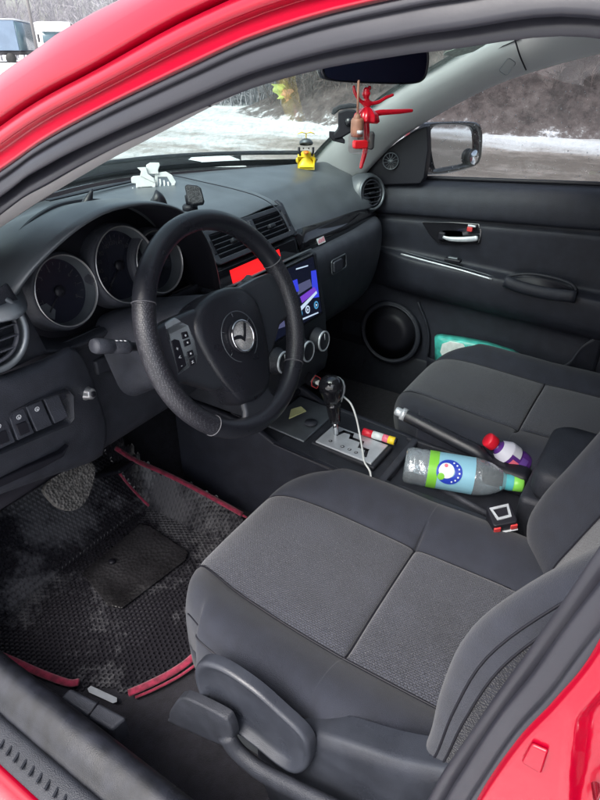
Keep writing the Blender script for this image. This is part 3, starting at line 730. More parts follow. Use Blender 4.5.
# pull cup
cc = at(541, 293, x=.645)
A, B = V((0, -1, 0)), V((0, 0, 1))
oc = [((V(at(a, b, x=.645))-cc).dot(A), (V(at(a, b, x=.645))-cc).dot(B)) for a, b in ((503, 281), (510, 275), (530, 273.5), (552, 277), (570, 283), (577, 290), (575, 300), (560, 311), (540, 313), (522, 309), (510, 298))]
oc = cr(oc, 3, closed=True); ic = [(a*.90, b*.86) for a, b in oc]
pc = obj('pull_cup', ring(oc, ic, cc+V((.004, 0, 0)), A, B, -.010), 'plastic', pdoor, bevel=.003)
obj('cup_well', plate([(a*.92, b*.9) for a, b in ic], cc+V((.003, 0, 0)), A, B, -.003), 'black', pc)
gb = [at(a, b, x=.632) for a, b in ((505, 281), (520, 287), (545, 293), (576, 297))]
obj('pull_bar', tube(cr([tuple(p) for p in gb], 6), .017, 14, ell=(.8, 1)), 'door', pc)
# speaker
scn = at(390, 333, x=.690); sx_ = V((-1, 0, .04))
spk = obj('door_speaker', lathe([(.001, -.006), (.03, -.001), (.090, .000), (.099, .006), (.104, .008), (.109, .006), (.114, 0)], scn, sx_, 48, V((0, 1, 0))), 'door', pdoor)
obj('speaker_ring', lathe([(.0985, .007), (.1005, .0095), (.1030, .0095), (.104, .008)], scn, sx_, 48, V((0, 1, 0)), caps=False), 'plastic2', spk)
obj('speaker_grille', lathe([(.001, .004), (.04, .004), (.094, .0035)], scn, sx_, 48, V((0, 1, 0))), 'black', spk)
# map pocket lip
ml = [at(a, b, x=x) for a, b, x in ((428, 357, .69), (450, 364, .672), (500, 371, .665), (545, 371, .665), (568, 362, .67), (582, 345, .68), (605, 332, .69))]
obj('map_pocket', grid([[tuple(V(p)) for p in cr([tuple(q) for q in ml], 5)], [tuple(V(p)+V((.0, 0, -.012))) for p in cr([tuple(q) for q in ml], 5)], [tuple(V(p)+V((.02, 0, -.16))) for p in cr([tuple(q) for q in ml], 5)]]), 'door', pdoor, solid=.005)
sw2 = [at(a, b, x=.693) for a, b in ((418, 302), (428, 330), (428, 356))]
obj('panel_step', tube(cr([tuple(p) for p in sw2], 6), .004, 8), 'door', pdoor)
# outer skin of the door and wing mirror
sk = [[(.75, y, zb(y)), (.80, y, zb(y)-.02), (.865, y, .80), (.877, y, .62), (.86, y, .40), (.84, y, .28)] for y in (.60, .3, 0, -.3, -.62)]
obj('outer_skin', grid(surf(sk, 4, 4), flip=False), 'paint', pdoor, solid=.002)
# glass plane of the mirror faces back to the driver
mo = at(449, 149, x=.90)
mn = V((-.33, -.94, .035)).normalized(); A, B, N = basis(mn, V((1, 0, 0)))
def onm(a, b, d=0): P = atp(a, b, mo+N*d, N); return ((P-mo).dot(A), (P-mo).dot(B))
outl = cr([onm(a, b) for a, b in ((418, 128), (424, 123.5), (450, 122), (474, 122), (481, 127), (482.5, 140), (481, 158), (475, 166), (455, 172), (435, 175), (420, 173), (416, 160))], 4, closed=True)
inl = cr([onm(a, b) for a, b in ((431, 130), (440, 125), (460, 125), (473, 128), (476, 140), (475, 156), (468, 163), (445, 168), (436, 169), (433, 160), (431, 145))], 4, closed=True)
def loop3(L, d, s=1, c=(0, 0)): return [tuple(mo+A*((a-c[0])*s+c[0])+B*((b-c[1])*s+c[1])+N*d) for a, b in L]
ol = resample([p+(0,) for p in outl]+[outl[0]+(0,)], 49)[:-1]; ol = [(a, b) for a, b, _ in ol]
il = resample([p+(0,) for p in inl]+[inl[0]+(0,)], 49)[:-1]; il = [(a, b) for a, b, _ in il]
v, f = grid([loop3(il, -.012), loop3(il, .0), loop3([(a*.3+c*.7, b*.3+d*.7) for (a, b), (c, d) in zip(il, ol)], .006), loop3(ol, 0), loop3(ol, -.03)], cv=True, flip=True)
wm = obj('wing_mirror', (v, f), 'gloss', pdoor)
v, f = grid([loop3(ol, -.028), loop3(ol, -.05, .96), loop3(ol, -.08, .8), loop3(ol, -.095, .5)], cv=True, flip=True); f.append(tuple(range(len(v)-48, len(v))))
obj('mirror_shell', (v, f), 'paint', wm, label='red painted mirror shell')
obj('mirror_glass', plate(il, mo-N*.010, A, B, .002), 'mirror', wm, smooth=False)
bsc = mo+A*onm(472, 157)[0]+B*onm(472, 157)[1]
bs = obj('blind_spot_mirror', lathe([(.024, -.008), (.0255, .004), (.024, .009), (.022, .0095)], bsc, N, 32), 'black', wm)
obj('convex_glass', lathe([(.0225, .009), (.018, .0125), (.010, .015), (.001, .016)], bsc, N, 32, caps=False), 'mirror', bs)
ar = at(428, 160, x=.80)
obj('mirror_arm', tube([at(420, 168, x=.72), at(424, 165, x=.80), mo-N*.04-A*.05], [.03, .028, .03], 12, ell=(.6, 1)), 'black', wm)

# ---------------- B pillar outside panel (red) with striker, plus rear door edge and inner post
po = resample(pts([(640, 560), (600, 645), (558, 699), (519, 741), (480, 798), (455, 850)], -.757), 20)
po2 = [V(p) for p in po]
def bro(dx, dy, dz=0): return [tuple(p+V((dx, dy, dz))) for p in po2]
def sst(a): a = max(0, min(1, a)); return a*a*(3-2*a)
def prs(d, z):      # pressed relief of the pillar: a raised pad with a curved edge, then a hollow for the striker
    e1 = .012+max(0, .917-z)*.39
    e2 = .040+(.90-z)*.14
    h = .007*sst((d-e1)/.006)-.006*sst((d-e2)/.007)-.004*math.exp(-((d-e1)/.004)**2)-.012*sst((d-.150)/.012)-.05*sst((d-.165)/.05)
    return h
rows = [bro(.03, .012), bro(.004, .003)]
for i in range(60):
    d = .0036*i; rows.append([tuple(p+V((-.006+prs(d, p.z), -d, 0))) for p in [V(q_) for q_ in resample([tuple(t_) for t_ in po2], 60)]])
rows = [resample([tuple(t_) for t_ in r], 60) if len(r) != 60 else r for r in rows]
bp = obj('door_pillar', grid(rows, flip=True), 'paint', car, solid=.002, soff=1, label='red door pillar beside the driver seat back')
pc_ = V((-.7645, -.628, .858)); q = [atp(a, b, pc_, V((-1, 0, 0))) for a, b in ((519, 761), (532, 746), (548, 754), (541, 773), (536, 775))]
ep_ = [at(a, b, x=-.7665) for a, b in ((531, 745), (548, 752.5), (541, 775), (521, 763))]; ec_ = sum(ep_, V((0, 0, 0)))/4
obj('pressed_outline', prism([tuple(p) for p in ep_], (.0035, 0, 0)), 'paint', bp, bevel=.002, seg=3)
stc = at(601, 769, x=-.760)
st = obj('door_striker', lathe([(.013, -.004), (.0135, .003), (.010, .005), (.001, .005)], stc, V((-1, 0, 0)), 20), 'black', bp)
obj('striker_loop', tube([tuple(stc+V((-.004, 0, .012))), tuple(stc+V((-.018, -.004, .012))), tuple(stc+V((-.018, -.004, -.012))), tuple(stc+V((-.004, 0, -.012)))], .0028, 8), 'chrome', st)
ip = [[(x, y+dy, z) for dy in (0, -.05, -.11)] for x, y, z in ((-.715, -.52, .45), (-.715, -.55, .60), (-.712, -.575, .75), (-.705, -.61, .95), (-.68, -.63, 1.12), (-.64, -.60, 1.29))]
obj('pillar_cover', grid(surf(ip, 4, 3)), 'plastic2', car, solid=.02, soff=1)
ip2 = [[(-x, y+dy-.02, z) for dy in (0, -.05, -.11)] for x, y, z in ((-.70, -.60, .30), (-.695, -.60, .60), (-.69, -.61, .75), (-.685, -.63, .95), (-.67, -.66, 1.12), (-.64, -.66, 1.29))]
obj('pillar_cover', grid(surf(ip2, 4, 3)), 'plastic2', car, solid=.02, soff=1)

# ---------------- sill, scuff plate and floor
ysl = [.75, .45, .2, 0, -.2, -.45, -.62]
def sr(L): return grid(surf([[(x, y, z) for y in ysl] for x, z in L], 3, 3))
obj('sill_trim', sr([(-.768, .20), (-.768, .30), (-.771, .37), (-.776, .390), (-.786, .400), (-.800, .400), (-.816, .391), (-.828, .381), (-.836, .374), (-.839, .366)]), M.setdefault('sill', mat('scuffed_sill_plastic', (.012, .013, .018), .36, spec=.35, bump=('voronoi', 900, .3, .0005), rvar=(18, .26, .5), var=(35, .5))), car, solid=.003)
scf = obj('scuff_plate', sr([(-.838, .371), (-.842, .377), (-.850, .378), (-.866, .374), (-.880, .368), (-.884, .362), (-.886, .350)]), 'plastic', car, solid=.002, label='ribbed scuff plate on the door sill')
rb = []
for i in range(60):
    y = .55-i*.018; rb.append(box((-.8615, y, .3768), (.028, .0045, .003), (1, .45, -.17), (0, 1, 0)))
obj('scuff_ribs', join(*rb), 'plastic', scf, bevel=.001)
obj('sill_panel', grid(surf([[(x, y, z) for y in [1.0, .5, 0, -.5, -1.4]] for x, z in [(-.882, .362), (-.888, .366), (-.897, .360), (-.905, .33), (-.905, .28), (-.885, .22), (-.86, .19)]], 3, 3)), 'paint', car, solid=.003)
obj('sill_trim', grid([[(x, y, z) for y in (.9, 0, -1.2)] for x, z in ((.70, .20), (.705, .36), (.72, .385), (.84, .37), (.87, .33))], flip=True), 'plastic', car, solid=.004)
# fuel lid release on the sill inner edge
q = [atp(a, b, V((0, 0, .355)), V((0, 0, 1))) for a, b in ((60, 697), (70, 687), (99, 702), (127, 717), (112, 730), (88, 716))]
fl = obj('fuel_lid_lever', prism([tuple(x) for x in q], (0, 0, -.05)), 'plastic2', car, bevel=.006, seg=3)
obj('lever_split', tube([tuple(q[2]+V((0, 0, .001))), tuple(q[5]+V((0, 0, .001)))], .0016, 6), 'black', fl)
fx = [-.80, -.6, -.4, -.2, -.10, .10, .2, .4, .6, .80]
def fzz(x, y):
    z = .212
    if y > .46: z += (y-.46)*.95
    return z
carpet = grid([[(x, y, fzz(x, y)+.004*noise.noise(V((x*9, y*9, 0)))) for x in fx] for y in [-1.2, -.8, -.5, -.3, -.1, .1, .3, .4, .46, .52, .6, .7, .85]], flip=True)
obj('carpet', carpet, 'carpet', car, solid=.006)
obj('firewall', grid([[(x, .86, .55), (x, .84, .96)] for x in (-.76, -.3, .3, .76)]), 'black', car, solid=.01)
obj('kick_panel', grid([[(-.765, y, z) for z in (.22, .5, .80)] for y in (.40, .6, .88)]), 'plastic', car, solid=.006)
obj('kick_panel', grid([[(.705, y, z) for z in (.20, .5, .93)] for y in (.24, .5, .88)]), 'black', car, solid=.006)

# ================================================================== DASHBOARD
xs = [-.71, -.66, -.60, -.50, -.36, -.24, -.165, -.14, 0, .14, .165, .21, .30, .42, .54, .62, .67]
def padrows(x):
    by = .715-.80*x*x; bz_ = .984-.04*x*x
    if -.60 < x <= -.22: lip = [(.42, 1.000), (.38, .998), (.35, .994), (.325, .988), (.31, .975)]
    elif x <= -.24: lip = [(.33, 1.000), (.27, .998), (.22, .992), (.185, .985), (.165, .972)]
    elif x < -.15: lip = [(.36, .994), (.31, .990), (.28, .984), (.262, .976), (.252, .968)]
    elif x <= .15: lip = [(.36, .992), (.31, .988), (.275, .981), (.255, .974), (.244, .967)]
    else:
        k = max(0, (x-.2)/.45)
        lip = [(.36-.02*k, .986-.012*k), (.31-.01*k, .966-.010*k), (.27, .938-.008*k), (.240, .912-.012*k), (.228, .897-.024*k)]
    mid = ((by+lip[0][0])/2, 1.0-.01*abs(x))
    if x > .64: lip = [(y+.05, z-.01) for y, z in lip]
    return [(x, by+.02, bz_-.03), (x, by, bz_)] + [(x, mid[0], mid[1])] + [(x, y, z) for y, z in lip]
C = [padrows(x) for x in xs]; C = [list(r) for r in zip(*C)]
dash = obj('dashboard', grid(surf(C, 5, 6), flip=False), 'pad', car, solid=.004, soff=1, label='padded dashboard top catching the light of the windscreen')
# fine parting line on the pad
def padz(px, py):
    z = .985
    for _ in range(4): p = at(px, py, z=z); z = .99
    return p
sl = [at(a, b, z=z) for a, b, z in ((150, 172, .996), (178, 177, 1.0), (205, 183, 1.0), (235, 190, .997), (260, 198, .993), (277, 210, .985), (290, 230, .965))]
obj('parting_line', tube(cr([tuple(p+V((0, 0, .0015))) for p in sl], 8), .0012, 5), 'black', dash)
dl = [at(a, b, z=1.002) for a, b in ((48, 201), (70, 196), (100, 189), (135, 181))]
obj('defrost_slot', grid([[tuple(p+V((0, .008, 0))) for p in dl], [tuple(p+V((0, -.008, 0))) for p in dl]]), 'black', dash, solid=.003)

# passenger side: glossy trim, glove box
tt_ = [tuple(at(a, b, y=y)) for a, b, y in ((293, 233, .236), (297, 231, .228), (315, 226, .224), (335, 220, .224), (352, 213.5, .226), (366, 210, .230), (376, 213, .236))]
tb_ = [tuple(at(a, b, y=y)) for a, b, y in ((300, 254, .21), (304, 252, .206), (320, 245, .202), (339, 237, .202), (352, 231, .204), (365, 224, .214), (377, 216, .232))]
ta, tb2 = resample(tt_, 24), resample(tb_, 24)
obj('trim_strip', grid([off(ta, (0, .02, .002)), ta, mixr(ta, tb2, .5, (0, -.004, 0)), tb2, off(tb2, (0, .02, -.002))], flip=True), 'gloss', car, solid=.003, soff=1, label='piano black trim strip across the passenger side')
sc_ = atp(321, 240.5, V(ta[9]).lerp(V(tb2[9]), .5)+V((0, -.008, 0)), V((0, -.92, .4))); A, B, N = basis(V((0, -.92, .4)))
k = obj('sticker', plate(rrect(.036, .016, .001), sc_+N*.000, A, B, .0006), 'film', car, smooth=False, label='small whitish sticker with red lettering on the glossy trim')
for i, h in enumerate((.008, .011, .009, .010, .012)):
    obj('lettering', plate([(-.015+i*.0066, -.005), (-.0115+i*.0066, -.005), (-.0105+i*.0066, h-.005), (-.014+i*.0066, h-.006)], sc_+N*.0008, A, B, .0003), 'pink', k, smooth=False)
gx_ = [.162, .20, .30, .42, .54, .62, .665, .68]
def gbr(x, dy=0):
    e = max(0, (x-.56)/.12)**2*.10
    zt = V(tb2[0]).z if x < .2 else .848
    return [(x, .225+e, .850), (x, .196+e, .8475), (x, .180+e, .842), (x, .170+e, .826), (x, .166+e, .79), (x, .170+e, .74), (x, .182+e, .68), (x, .21+e, .62), (x, .27+e, .57), (x, .40+e, .55)]
C = [list(r) for r in zip(*[gbr(x) for x in gx_])]
gb_ = obj('glove_box', grid(surf(C, 4, 5)), 'plastic2', car, solid=.004, soff=1, label='dark glove box front')
lc = at(338, 264, y=.165); A, B, N = V((1, 0, 0)), V((0, .08, 1)).normalized(), V((0, -1, .08)).normalized()
oc = rrect(.082, .040, .008); ic = rrect(.074, .032, .006)
la = obj('latch', ring(oc, ic, lc+N*.002, A, B, .003), 'gunmetal', gb_, bevel=.001)
obj('latch_well', plate(ic, lc+N*.0015, A, B, .001), 'black', la)
obj('latch_paddle', plate(rrect(.046, .030, .006, cx=-.013), lc+N*.003, A, B, .007), 'plastic2', la, bevel=.003)
obj('glove_seam', tube(cr([(.18, .2075, .846), (.175, .185, .80), (.178, .19, .70), (.19, .21, .63)], 6), .0016, 6), 'black', gb_)

# round vents
def round_vent(c, ax, R=.046, label=None, X=V((0, 0, 1)), sk=1.35):
    A, B, N = basis(ax, X)
    v = obj('round_vent', lathe([(R*sk, -.05), (R*(sk-.05), -.012), (R*1.14, -.002), (R*1.06, .001), (R, -.003), (R*.97, -.02), (R*.95, -.04)], c, N, 40, caps=False), 'pad', car, label=label)
    obj('vent_ring', lathe([(R*.97, -.002), (R*1.0, .004), (R*1.10, .0055), (R*1.14, .001)], c, N, 40, caps=False), 'gunmetal', v)
    obj('vent_back', lathe([(R*.97, -.03), (.001, -.03)], c, N, 32, caps=False), 'black', v)
    obj('louvre', lathe([(R*.90, -.004), (R*.86, .002), (R*.80, .002), (R*.78, -.006)], c, N, 40, caps=False), 'plastic2', v)
    for k in range(-2, 3):
        w = math.sqrt(max(.01, .74-(k*.30)**2))*R
        obj('louvre', box(c+N*-.008+A*k*R*.30, (w*2, .0025, .020), B, A), 'plastic2', v, bevel=.0008)
    obj('louvre_tab', box(c+N*-.001, (R*.5, R*.16, .010), B, A), 'plastic', v, bevel=.002)
    return v
round_vent(at(372, 193, x=.615), V((-.35, -.92, .20)), .044, 'round air vent at the passenger end')
lv = at(-12, 333, y=.175)
round_vent(lv, V((-.05, -.97, .22)), .050, 'round air vent at the driver end', sk=1.2)
# driver end fascia that carries the vent
fe = [[tuple(p) for p in r] for r in [
    [V((-.735, .20, .985)), at(-20, 300, y=.175), at(-2, 291, y=.170), at(8, 284, y=.170)],
    [V((-.735, .20, .95)), at(-30, 340, y=.188), at(5, 320, y=.186), at(22, 306, y=.186)],
    [V((-.735, .20, .90)), at(-30, 372, y=.185), at(10, 352, y=.190), at(38, 334, y=.194)],
    [V((-.735, .19, .875)), at(-40, 393, y=.180), at(5, 372, y=.190), at(47, 352, y=.198)]]]
obj('end_fascia', grid(surf(fe, 4, 4), flip=True), 'plastic', car, solid=.004)

# lower driver panel with switches
L0 = [(-60, 395, .165), (0, 375, .175), (40, 360, .187), (66, 347, .195), (76, 348, .200)]
rows = [[tuple(at(a, b, y=y+.03)) for a, b, y in L0], [tuple(at(a, b+2, y=y)) for a, b, y in L0],
        [tuple(at(a, b, y=y)) for a, b, y in ((-60, 415, .155), (0, 393, .162), (40, 377, .170), (70, 363, .182), (84, 360, .200))],
        [tuple(at(a, b, y=y)) for a, b, y in ((-60, 450, .165), (0, 430, .172), (42, 410, .180), (80, 395, .190), (97, 392, .212))],
        [tuple(at(a, b, y=y)) for a, b, y in ((-60, 490, .185), (0, 470, .195), (45, 450, .205), (88, 432, .215), (107, 427, .235))],
        [tuple(at(a, b, y=y)) for a, b, y in ((-60, 515, .225), (0, 493, .235), (45, 476, .240), (88, 461, .245), (103, 453, .250))],
        [tuple(at(a, b, y=y)) for a, b, y in ((-60, 515, .30), (0, 493, .30), (45, 477, .30), (88, 462, .30), (102, 454, .30))]]
lp = obj('lower_panel', grid(surf(rows, 5, 6), flip=False), 'plastic2', car, solid=.004, soff=1, label='grey lower panel left of the steering column')
# switch bay
def lpn(a, b, y): return at(a, b, y=y)
sb = [(-60, 445), (0, 415), (30, 402), (68, 390), (73, 395), (74, 418), (70, 424), (4, 452), (-60, 478)]
P = [at(a, b, y=.172) for a, b in sb]; c0 = sum(P, V((0, 0, 0)))/len(P)
R_ = [[tuple(p+V((0, .012, 0))) for p in P], [tuple(p+V((0, -.003, 0))) for p in P], [tuple(p.lerp(c0, .03)+V((0, -.004, 0))) for p in P], [tuple(p.lerp(c0, .06)+V((0, .012, 0))) for p in P], [tuple(p.lerp(c0, .6)+V((0, .012, 0))) for p in P]]
v, f = grid(R_, cv=True, flip=True); k = len(v)-len(P); f.append(tuple(range(k, k+len(P))))
bay = obj('switch_bay', (v, f), 'plastic', lp, solid=.001)
SW = [[(-14, 424), (6, 416), (16, 442), (-4, 451)], [(8, 414.5), (24, 408), (35, 433), (18, 441)], [(26, 407), (42, 400), (53, 425), (37, 432)], [(44, 399.5), (59, 394), (69, 417), (55, 424)]]
for i, q in enumerate(SW):
    b = obj('switch', prism([tuple(at(a, c, y=.170)) for a, c in q], (0, .012, 0)), 'plastic2', lp, bevel=.002, smooth=True)
    cx = sum(a for a, _ in q)/4; cy = sum(c for _, c in q)/4
    A = (at(cx+8, cy-3, y=.169)-at(cx, cy, y=.169)).normalized(); B = V((0, 0, 1))
    if i < 3:
        ic_ = at(cx-2.5, cy-7, y=.1685)
        obj('icon', ring(circ(.0038, 16), circ(.0029, 16), ic_, V((1, 0, 0)), V((0, 0, 1)), .0005), 'print', b, smooth=False)
        obj('icon', plate([(-.0012, -.002), (.0012, -.002), (0, .002)], ic_, V((1, 0, 0)), V((0, 0, 1)), .0006), 'print', b, smooth=False)
    if i < 2:
        obj('rocker', prism([tuple(at(cx+a, cy+c, y=.168)) for a, c in ((-5, 1), (5, -3), (9, 8), (-1, 12))], (0, .004, 0)), 'black', b, bevel=.001)
cb = [at(a, b, y=.205) for a, b in ((-60, 500), (-20, 486), (25, 466), (60, 452), (68, 444), (62, 456), (40, 468), (0, 486), (-60, 512))]
obj('coin_tray', prism([tuple(p+V((0, -.006, 0))) for p in cb], (0, .02, 0)), 'black', lp, bevel=.003)
kc = at(86, 393, y=.197)
kb = obj('dash_knob', lathe([(.0125, -.02), (.0125, .001), (.0105, .003), (.0095, .013), (.008, .015), (.001, .015)], kc, V((.15, -.98, .1)), 24), 'bezel', lp)
obj('knob_inset', lathe([(.005, .0155), (.005, .0175), (.001, .0175)], kc, V((.15, -.98, .1)), 16), 'black', kb)

# recessed panels under the column
kp = [[(x, .235+.0*x, .87), (x, .262, .80), (x, .270, .70), (x, .285, .60), (x, .36, .56)] for x in (-.52, -.44, -.30, -.16)]
obj('knee_panel', grid(surf(kp, 4, 4), flip=True), 'plastic2', car, solid=.004, label='recessed knee panel below the steering column')
obj('knee_step', box(at(118, 357, y=.255), (.11, .012, .03)), 'plastic2', car, bevel=.004)
obj('dash_underside', grid([[(x, .30, .585), (x, .62, .62), (x, .84, .60)] for x in (-.72, -.3, .0, .3, .70)]), 'black', car, solid=.004)
obj('dash_core', join(box((-.38, .48, .77), (.66, .30, .34)), box((.40, .48, .75), (.54, .26, .34))), 'black', car)

# binnacle hood
LIP = [(10, 300, .20), (20, 283, .190), (36, 263, .178), (60, 240, .165), (82, 223, .155), (108, 209.5, .148), (135, 203.5, .145), (158, 203.5, .145), (178, 209, .147), (195, 222, .152), (208, 243, .160), (216, 268, .172), (220, 290, .185)]
lipp = [at(a, b, y=y) for a, b, y in LIP]
cen = V((-.37, .2, .93))
def hoodrow(s, y, dz=0, drop=0.0): return [tuple(V((cen.x+(p.x-cen.x)*s, p.y+y, cen.z+(p.z-cen.z)*s+dz))) for p in lipp]
rows = [hoodrow(.93, .10), hoodrow(.95, .03), hoodrow(.965, .008), hoodrow(.985, -.002), hoodrow(1.0, .0), hoodrow(1.005, .012), hoodrow(1.0, .07, -.003), hoodrow(.96, .15, -.014), hoodrow(.86, .23, -.022), hoodrow(.70, .31, -.03)]
rows = [cr(r, 6) for r in rows]
fm = []
v, f = grid(rows, flip=True); nc = len(rows[0])-1
fm = [0 if i//nc < 3 else 1 for i in range(len(f))]
hood = obj('binnacle', (v, f), ['black', 'pad'], car, fm=fm, solid=.002, soff=-1, label='hooded instrument binnacle above the steering wheel')
inner = [V(p)+V((0, .0, 0)) for p in cr(hoodrow(.945, .0), 4)]
pan = [V((p.x, .268, p.z)) for p in inner]
pan = pan+[V((-.15, .262, .86)), V((-.58, .262, .86))]
obj('cluster_panel', prism([tuple(p) for p in pan], (0, .01, 0)), 'black', hood)
fs_ = [[tuple(at(a, b, y=y)) for a, b, y in r] for r in [
    [(24, 330, .255), (60, 338, .255), (110, 320, .255), (170, 300, .255), (215, 288, .255)],
    [(30, 340, .225), (62, 345, .225), (115, 322, .225), (175, 302, .225), (220, 290, .225)],
    [(40, 352, .200), (74, 347, .205), (130, 322, .215), (180, 306, .22), (224, 296, .225)],
    [(40, 356, .215), (76, 351, .22), (132, 327, .235), (182, 311, .24), (224, 300, .24)]]]
obj('binnacle_lip', grid(surf(fs_, 3, 5), flip=True), 'plastic', hood, solid=.003)
gN = V((0, -math.cos(math.radians(12)), math.sin(math.radians(12)))); gA, gB, _ = basis(gN)
def gauge(px, py, y, R, lab, a0, a1, nt, ang):
    c = at(px, py, y=y)
    g = obj('gauge', lathe([(R*1.16, -.045), (R*1.13, -.012), (R*1.07, -.002), (R*1.0, .001), (R*.975, -.002), (R*.91, -.024)], c, gN, 56, caps=False), 'bezel', hood, label=lab)
    g.data.materials.clear(); g.data.materials.append(M['plastic2'])
    obj('bezel_ring', lathe([(R*1.012, .0015), (R*1.00, .0034), (R*.985, .0026), (R*.975, -.001)], c, gN, 64, caps=False), 'bezel', g)
    obj('bezel_cone', lathe([(R*.972, -.002), (R*.905, -.0235)], c, gN, 64, caps=False), 'gunmetal', g)
    obj('dial', lathe([(R*.91, -.0235), (.001, -.0235)], c, gN, 48, caps=False), 'gauge', g)
    tick = []
    for i in range(nt+1):
        a = math.radians(a0+(a1-a0)*i/nt); d = gA*math.cos(a)+gB*math.sin(a); ln = .010 if i % 2 == 0 else .005
        tick.append(box(c+gN*-.0228+d*(R*.82-ln/2), (ln, .0012, .0006), d, gN.cross(d)))
    for i in range(0, nt+1, 2):
        a = math.radians(a0+(a1-a0)*i/nt); d = gA*math.cos(a)+gB*math.sin(a); p = c+gN*-.0230+d*R*.60
        tick.append(glyphs(str(i*(10 if nt > 20 else 1)//(1 if nt > 20 else 2)), p, gA, gB, R*.15))
    obj('scale', join(*tick), M['dimprint'], g, smooth=False)
    a = math.radians(ang); d = gA*math.cos(a)+gB*math.sin(a)
    obj('needle', join(box(c+gN*-.020+d*R*.33, (R*.72, .002, .0015), d, gN.cross(d)), lathe([(.009, -.0225), (.009, -.018), (.001, -.017)], c, gN, 20)), 'black', g)
    return g, c
M['dimprint'] = mat('dim_print', (.03, .03, .035), .6)
g, c = gauge(67, 291, .232, .057, 'left gauge of the instrument cluster', 225, -30, 16, 222)
# paler patch low on the left of the dial
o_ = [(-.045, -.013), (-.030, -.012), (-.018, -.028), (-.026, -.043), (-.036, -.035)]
obj('dial_patch', plate([(a*.94, b*.94) for a, b in o_], c+gN*-.0225, gA, gB, .0005), 'gunmetal', g, smooth=False)
gauge(127, 265, .228, .066, 'middle gauge of the instrument cluster', 225, -45, 24, 222)
gauge(160, 262, .232, .057, 'right gauge of the instrument cluster', 210, -30, 12, 215)

# centre vents and display
vA = V((1, 0, 0)); vB = V((0, .0385, .0625)).normalized(); vN = vA.cross(vB)
vo = V((0, .2235, .9340))
vp = obj('centre_vent', ring(rrect(.292, .074, .010), rrect(.262, .052, .004), vo+vN*.001, vA, vB, .006), 'plastic2', car, bevel=.002, label='centre air vents with slanted slats')
obj('vent_back', plate(rrect(.268, .058, .004), vo-vN*.035, vA, vB, .001), 'black', vp)
obj('vent_divider', box(vo+vN*.002, (.014, .054, .03), vA, vB), 'plastic2', vp, bevel=.002)
for s in (-1, 1):
    cx = s*.0685
    for k in range(5):
        obj('slat', box(vo+vA*cx+vB*(-.0205+k*.0103)-vN*.003, (.116, .0022, .016), vA, (vB*1+vN*-.65)), 'plastic2', vp, bevel=.0007)
    obj('vent_tab', box(vo+vA*(cx+.004)+vN*.006, (.022, .010, .012), vA, vB), 'plastic', vp, bevel=.003)
    obj('vent_wheel', box(vo+vA*s*.137+vN*.006, (.008, .030, .006), vA, vB), 'black', vp, bevel=.002)
for s in (-1, 1):
    obj('vent_wall', box(vo+vA*s*.130-vN*.018, (.004, .056, .036), vA, vB), 'black', vp)
for s in (-1, 1):
    obj('vent_wall', box(vo+vB*s*.028-vN*.018, (.264, .004, .036), vA, vB), 'black', vp)
# filler between pad and vent, stack body
prof = [(.252, .972), (.218, .904), (.200, .850), (.158, .872), (.148, .868), (.119, .722), (.108, .600), (.120, .535), (.155, .505), (.42, .50), (.42, .93), (.30, .95)]
pts_ = [V((-.155, y, z)) for y, z in prof]
# leave the vents open: body sits behind them below the display
prof = [(.262, .900), (.2075, .893), (.196, .847), (.158, .868), (.148, .866), (.119, .722), (.108, .600), (.116, .560), (.30, .560), (.42, .60), (.42, .90)]
stk = obj('centre_stack', prism([(-.155, y, z) for y, z in prof], (.315, 0, 0)), 'plastic', car, bevel=.006, seg=3, label='centre stack between the seats')
for s in (-1, 1):
    P = [V((s*.150, .262, .976)), V((s*.150, .246, .968)), V((s*.150, .205, .898)), V((s*.150, .30, .890))]
    obj('stack_side', prism([tuple(p) for p in P], (s*.012, 0, 0)), 'plastic2', car, bevel=.002)
dA, dB = V((1, 0, 0)), V((0, .0115, .046)).normalized(); dN = dA.cross(dB); do = V((0, .2025, .870))
dsp = obj('clock_display', plate(rrect(.296, .044, .006), do, dA, dB, .004), 'gloss', car, bevel=.0015, label='glossy display bar glowing red')
q = [atp(a, b, do+dN*.005, dN) for a, b in ((229.5, 267.5), (279, 248.5), (280, 257.5), (232, 279))]
u0, u1 = min((p-do).dot(dA) for p in q), max((p-do).dot(dA) for p in q); v0, v1 = min((p-do).dot(dB) for p in q), max((p-do).dot(dB) for p in q)
obj('lit_panel', plate([(u0, -.014), (u1, -.014), (u1, .014), (u0, .014)], do+dN*.0043, dA, dB, .0004), 'disp', dsp, smooth=False)
obj('trim_bar', box(V((.0, .178, .8635)), (.30, .050, .004), V((1, 0, 0)), V((0, -.045, .022))), 'gunmetal', car, bevel=.0015)
for i in range(3):
    obj('button', box(V((-.12+i*.02, .183, .8605)), (.015, .010, .006), V((1, 0, 0)), V((0, -.045, .022))), 'plastic2', dsp, bevel=.001)
